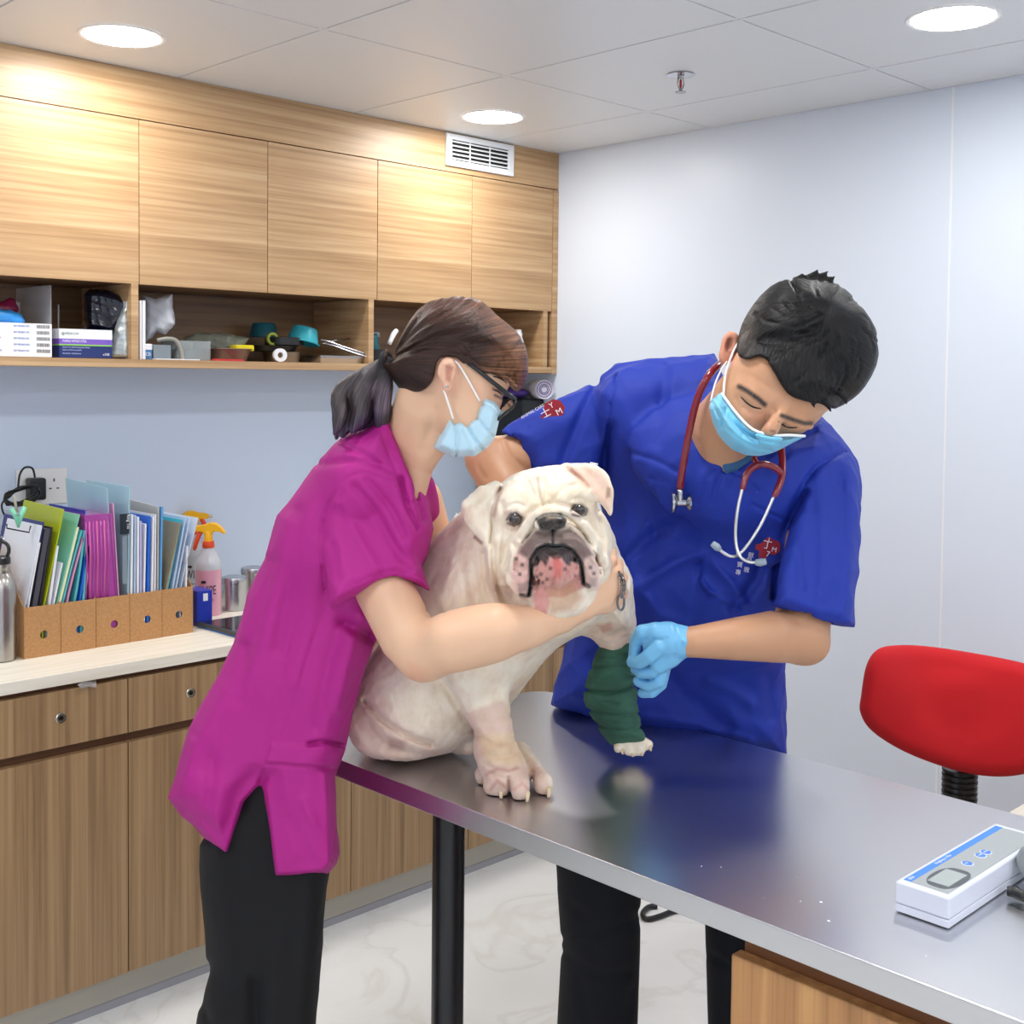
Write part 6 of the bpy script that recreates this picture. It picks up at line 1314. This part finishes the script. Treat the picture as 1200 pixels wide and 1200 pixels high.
# canisters
for i, (pxx, pyy, r, hgt, lab) in enumerate(((281, 716, .034, .088, 'lidded steel canister right of the pink spray bottle'), (303, 704, .034, .090, 'steel canister half hidden behind the woman\'s back'))):
    b = onz(pxx, pyy, ZT); e = empty('canister', lab, 'canister', 'steel canisters on the worktop', (float(b[0]), float(b[1])+.03, ZT)); I = Matrix.Identity(4)
    lathe('canister_body', [(r-.002, .0003), (r, .002), (r, hgt), (.0001, hgt)], I, mat('bright_steel', 'c2c2c4', .25, 1.), e, 36); lathe('lid', [(r+.002, hgt-.012), (r+.003, hgt), (r+.001, hgt+.006), (r-.008, hgt+.008), (.0001, hgt+.006)], I, mat('bright_steel', 'c2c2c4', .25, 1.), e, 36)
tag(strip('plastic_wrap', [[onz(88, 801, .80)+np.array([0, -.012, 0]), onz(98, 798, .80)+np.array([0, -.014, .004]), onz(110, 795, .80)+np.array([0, -.012, 0])], [onz(92, 806, .79)+np.array([0, -.013, 0]), onz(100, 803, .79)+np.array([0, -.016, 0]), onz(110, 805, .79)+np.array([0, -.013, 0])]], mat('clear_wrap', 'b9b4b0', .15, alpha=.5), thick=.0005), 'scrap of clear wrap caught above the left drawer', 'plastic wrap')
# corner: black case, towels, tap, green bottle
tag(box('black_case', 3.035, 3.146, 3.02, 3.255, ZT+.0003, 1.425, mat('black_case', '14191a', .35), bevel=.008), 'tall black case in the corner under the wall cabinets', 'case')
e = empty('rolled_towel', 'rolled white towel with purple lines lying on the black case', 'towel', loc=(3.05, 3.05, 1.43)); tw = mat('white_terry', 'd3d0de', .95, sheen=.4); noisebump(tw, 500, .5, .002)
c0 = Vector((3.105, 2.985, 1.459)); I = Matrix.Translation((-3.05, -3.05, -1.43)); Ma = frame(c0, (1, -.3, 0), (0, 0, 1))
lathe('towel_roll', [(.010, .002), (.022, .001), (.032, .004), (.034, .012), (.034, -.10), (.03, -.12), (.0001, -.13)], I @ frame(c0-Vector((-.04*0, 0, 0)), (1, -.55, 0), (0, 0, 1)), tw, e, 28)
for r in (.012, .018, .027): tube('purple_stripe', [I @ (frame(c0, (1, -.55, 0), (0, 0, 1)) @ Vector((r*math.cos(a), r*math.sin(a), .004))) for a in np.linspace(0, 2*PI, 19)[:-1]], .0012, mat('purple_thread', '4a2c7a', .8), e, 6, closed=True)
prims_c.append(np.array([3.07, 3.1, 1.45])); blob('folded_cloth', mat('purple_cloth', '4c3488', .85), [ell((3.075, 3.13, 1.445), (.045, .09, .020), np.eye(3)), ell((3.09, 3.18, 1.45), (.04, .06, .022), np.eye(3))], 'folded purple cloth on the black case behind the towel roll', 'cloth', folds=2, seed=4, fl_=1.4255)
e = empty('tap', 'chrome tap handle seen between the woman and the dog', 'tap', loc=tuple(ony(505, 640, 3.1))); e.location.z = ZT; I = Matrix.Translation(-e.location)
tube('tap_handle', [I @ Vector(ony(x, y, 3.1)) for x, y in ((505, 578), (509.5, 585), (510, 600), (508, 618), (505, 622), (503, 610), (503, 590))], .004, ch, e, closed=True, sp=5)
lathe('tap_body', [(.025, .0003), (.025, .01), (.014, .016), (.014, .13), (.0001, .14)], Matrix.Identity(4), ch, e, 24)
b_ = ony(535, 612, 3.1); e = empty('soap_bottle', 'pale yellow-green bottle behind the dog\'s shoulder', 'bottle', loc=(b_[0], 3.1, ZT))
lathe('soap_body', [(.038, .0003), (.042, .004), (.042, .13), (.03, .16), (.012, .17), (.0001, .17)], Matrix.Identity(4), mat('yellow_green_soap', 'bcc286', .3, alpha=.85), e, 32); lathe('pump', [(.01, .17), (.01, .19), (.004, .192), (.004, .2), (.0001, .2)], Matrix.Identity(4), white, e, 16)
# ------------------------------------------------------------------ scale display on the table
e = empty('scale_display', 'white weighing scale display with a blue strip and grey panel on the steel table', 'scale display', loc=(1.41, .66, ZT)); I = Matrix.Translation((-1.41, -.66, -ZT))
wp2 = mat('pale_lilac_plastic', 'd9dcea', .35)
box('casing', 1.408, 1.70, .657, .729, ZT+.012, ZT+.040, wp2, e, bevel=.003, M=I); box('casing_base', 1.4085, 1.6995, .6575, .7285, ZT+.0015, ZT+.0117, wp2, e, bevel=.0015, M=I); box('rubber_feet', 1.42, 1.69, .665, .72, ZT+.0002, ZT+.0015, blackpan, e, M=I)
box('panel', 1.419, 1.688, .664, .7225, ZT+.0401, ZT+.0405, mat('panel_grey', 'a3a9ab', .45), e, M=I); box('blue_strip', 1.419, 1.688, .7125, .7225, ZT+.0405, ZT+.0408, mat('strip_blue', '3f86e8', .45), e, M=I)
Mp = I @ Matrix.Translation((1.419, .664, ZT+.0405))
lcd = [(.012+.0, .008), (.030, .001), (.060, .001), (.078, .008), (.082, .020), (.078, .033), (.060, .041), (.030, .041), (.012, .033), (.008, .020)]
prism('display_frame', [tuple(q) for q in spline([np.array(q) for q in lcd], 4, True)], 0, .0005, Mp, mat('lcd_frame', '50555a', .35), e)
prism('display_glass', [(.018, .008), (.070, .008), (.070, .036), (.018, .036)], .0005, .0009, Mp, mat('lcd_glass', 'a9b2b0', .15), e)
for i, (bx_, by_) in enumerate(((.103, .036), (.142, .036), (.158, .036))):
    q = lathe('button', [(.0085, 0), (.0085, .0008), (.0001, .0009)], Mp @ Matrix.Translation((bx_+.004, by_-.011, 0)) @ Matrix.Diagonal((.92, .92, 1, 1)), white, e, 24); lathe('button_face', [(.0072, .0009), (.0072, .0013), (.0001, .0014)], Mp @ Matrix.Translation((bx_+.004, by_-.011, 0)) @ Matrix.Diagonal((.92, .92, 1, 1)), mat('button_blue', '3a7ee0', .4), q, 24)
    text('print', ['ON', 'TARE', 'HOLD'][i], Mp @ Matrix.Translation((bx_-.001, by_-.0125, .0015)), .004, white, q, .0001)
text('print', 'EBSA', Mp @ Matrix.Translation((.004, .0505, .0005)), .006, white, e, .0001); text('print', 'Weighing  in  Plus', Mp @ Matrix.Translation((.075, .0505, .0005)), .006, white, e, .0001)
e = empty('cable_handset', 'round grey gadget with a black cable cut off by the right edge', 'gadget', loc=(1.66, .60, ZT)); gx_ = P(1226, 1036, 1.60); gx_[2] = ZT+.031; I = Matrix.Translation((-1.66, -.60, -ZT))
lathe('gadget_body', [(.0001, -.018), (.030, -.018), (.037, -.010), (.038, 0), (.036, .008), (.0001, .012)], I @ Matrix.Translation(Vector(gx_)) @ Matrix.Rotation(.5, 4, 'X') , mat('gadget_grey', '8d9496', .3), e, 32)
tube('cable_plug', [I @ Vector(onz(x, y, ZT+.012)) for x, y in ((1180, 1044), (1190, 1046), (1202, 1052))], [.006, .008, .006], blackpan, e, sp=4)
# ------------------------------------------------------------------ chair and desk behind the table
rf = mat('red_upholstery', 'c00c16', .9); noisebump(rf, 900, .25, .0006)
cc_ = P(1125, 920, 2.52); e = empty('office_chair', 'red fabric office chair behind the steel table', 'chair', loc=(cc_[0]+.16, cc_[1]+.16, 0)); I = Matrix.Translation((-cc_[0]-.16, -cc_[1]-.16, 0))
Bk = Clay(); Bk.add(pillow([(1009, 815), (1015, 780), (1028, 761), (1050, 756), (1085, 757), (1140, 765), (1200, 777), (1232, 790), (1246, 820), (1240, 870), (1222, 898), (1190, 909), (1150, 909), (1110, 900), (1060, 881), (1022, 857), (1008, 835)], [(1010, 820, 2.47), (1125, 820, 2.52), (1245, 850, 2.50), (1120, 760, 2.55), (1180, 905, 2.50), (1060, 880, 2.49)], .03, .035, .03, sm=4))
lo, hi = bb(995, 740, 1260, 925, 2.38, 2.64); child(Bk.mesh('backrest', lo, hi, .004, rf), e, I)
bm = bmesh.new(); p0 = P(1125, 900, 2.53); prof = []
for k in range(16): prof += [(.036, -.012*k), (.036, -.012*k-.005), (.030, -.012*k-.007), (.030, -.012*k-.011)]
lathe('bellows', prof, I @ Matrix.Translation(Vector(p0)), blackpan, e, 24)
z0 = p0[2]-.19; s0 = Vector((p0[0], p0[1], z0)); s1 = s0+Vector((.16, .16, -.06)); s1.z = .42
tube('support_bar', [I @ s0, I @ Vector((s0.x+.01, s0.y+.01, .43)), I @ s1], .016, blackpan, e, sp=4)
Se = Clay(); Se.add(ell((s1.x, s1.y, .475), (.23, .23, .045), np.eye(3)), .01); Se.cut(half((0, 0, .44), (0, 0, 1)), .01)
child(Se.mesh('seat', (s1.x-.26, s1.y-.26, .40), (s1.x+.26, s1.y+.26, .54), .006, rf), e, I)
Ic = I @ Matrix.Translation((s1.x, s1.y, 0)); lathe('gas_column', [(.025, .08), (.025, .25), (.014, .25), (.014, .44)], Ic, blackpan, e, 16)
for k in range(5):
    a = 2*PI*k/5+.4; lg = tube('leg', [Ic @ Vector((.02*math.cos(a), .02*math.sin(a), .12)), Ic @ Vector((.27*math.cos(a), .27*math.sin(a), .075))], [.022, .014], blackpan, e, 8)
    lathe('caster', [(.01, -.018), (.024, -.018), (.026, -.012), (.026, .012), (.024, .018), (.01, .018)], Ic @ Matrix.Translation((.27*math.cos(a), .27*math.sin(a), .0265)) @ Matrix.Rotation(a+PI/2, 4, 'Z') @ Matrix.Rotation(PI/2, 4, 'Y'), blackpan, lg, 16)
e = empty('desk', 'cream desk corner beyond the steel table at the right edge', 'desk', loc=(2.6, .4, 0)); I = Matrix.Translation((-2.6, -.4, 0))
box('desk_top', 2.075, 3.14, -.7, .873, .722, .75, ct, e, bevel=.001, M=I); box('desk_side', 2.12, 3.12, .83, .85, .0, .7215, ct, e, M=I); box('desk_side', 2.12, 3.12, -.68, -.66, .0, .7215, ct, e, M=I)
b_ = onz(772, 1072, 0); tag(tube('cord_loop', [onz(x, y, .008) for x, y in ((800, 1066), (788, 1068), (772, 1074), (758, 1077), (753, 1071), (760, 1063), (770, 1062))], .0075, blackpan, sp=5), 'black cord loop lying on the floor beside the man\'s leg', 'cord')
# collar chain
e = empty('chain_collar', 'steel chain collar hanging at the bulldog\'s neck', 'collar', loc=tuple(P(730, 690, 1.93))); I = Matrix.Translation(-Vector(P(730, 690, 1.93)))
pth = spline([P(726, 672, 1.90), P(730, 681, 1.888), P(730.5, 689, 1.883), P(729, 697, 1.88)], 3); dkc = mat('chain_steel', '77777a', .25, 1.)
for k in range(len(pth)-1):
    a, b = Vector(pth[k]), Vector(pth[k+1]); t_ = (b-a).normalized(); s_ = t_.cross(Vector(FW)).normalized() if k % 2 else t_.cross(Vector(RT)).normalized(); m_ = (a+b)/2
    tube('link', [I @ (m_+t_*.0065*math.cos(q)+s_*.0035*math.sin(q)) for q in np.linspace(0, 2*PI, 13)[:-1]], .0012, dkc, e, 6, closed=True)
tube('ring', [I @ Vector(P(727.5+4.0*math.cos(q), 706+9*math.sin(q), 1.878)) for q in np.linspace(0, 2*PI, 21)[:-1]], .0018, dkc, e, 8, closed=True)
tag(box('white_tag', -.006, .006, -.001, .001, -.008, .008, white, M=frame(P(696, 543, 2.0), RT, UP) @ Matrix.Rotation(-.2, 4, 'Z')), 'tiny white tag behind the bulldog\'s right-hand ear', 'tag')
SC.view_settings.view_transform = 'Standard'; SC.view_settings.look = 'None'; SC.view_settings.gamma = 1; SC.view_settings.exposure = 1.1
w = bpy.data.worlds.new('world'); SC.world = w; w.use_nodes = True
w.node_tree.nodes['Background'].inputs[0].default_value = (.8, .9, 1, 1); w.node_tree.nodes['Background'].inputs[1].default_value = .3
SC.cycles.max_bounces = 10; SC.cycles.diffuse_bounces = 7; SC.cycles.glossy_bounces = 4; SC.cycles.sample_clamp_indirect = 6
SC.cycles.use_denoising = True; SC.cycles.use_adaptive_sampling = True; SC.cycles.adaptive_threshold = .02
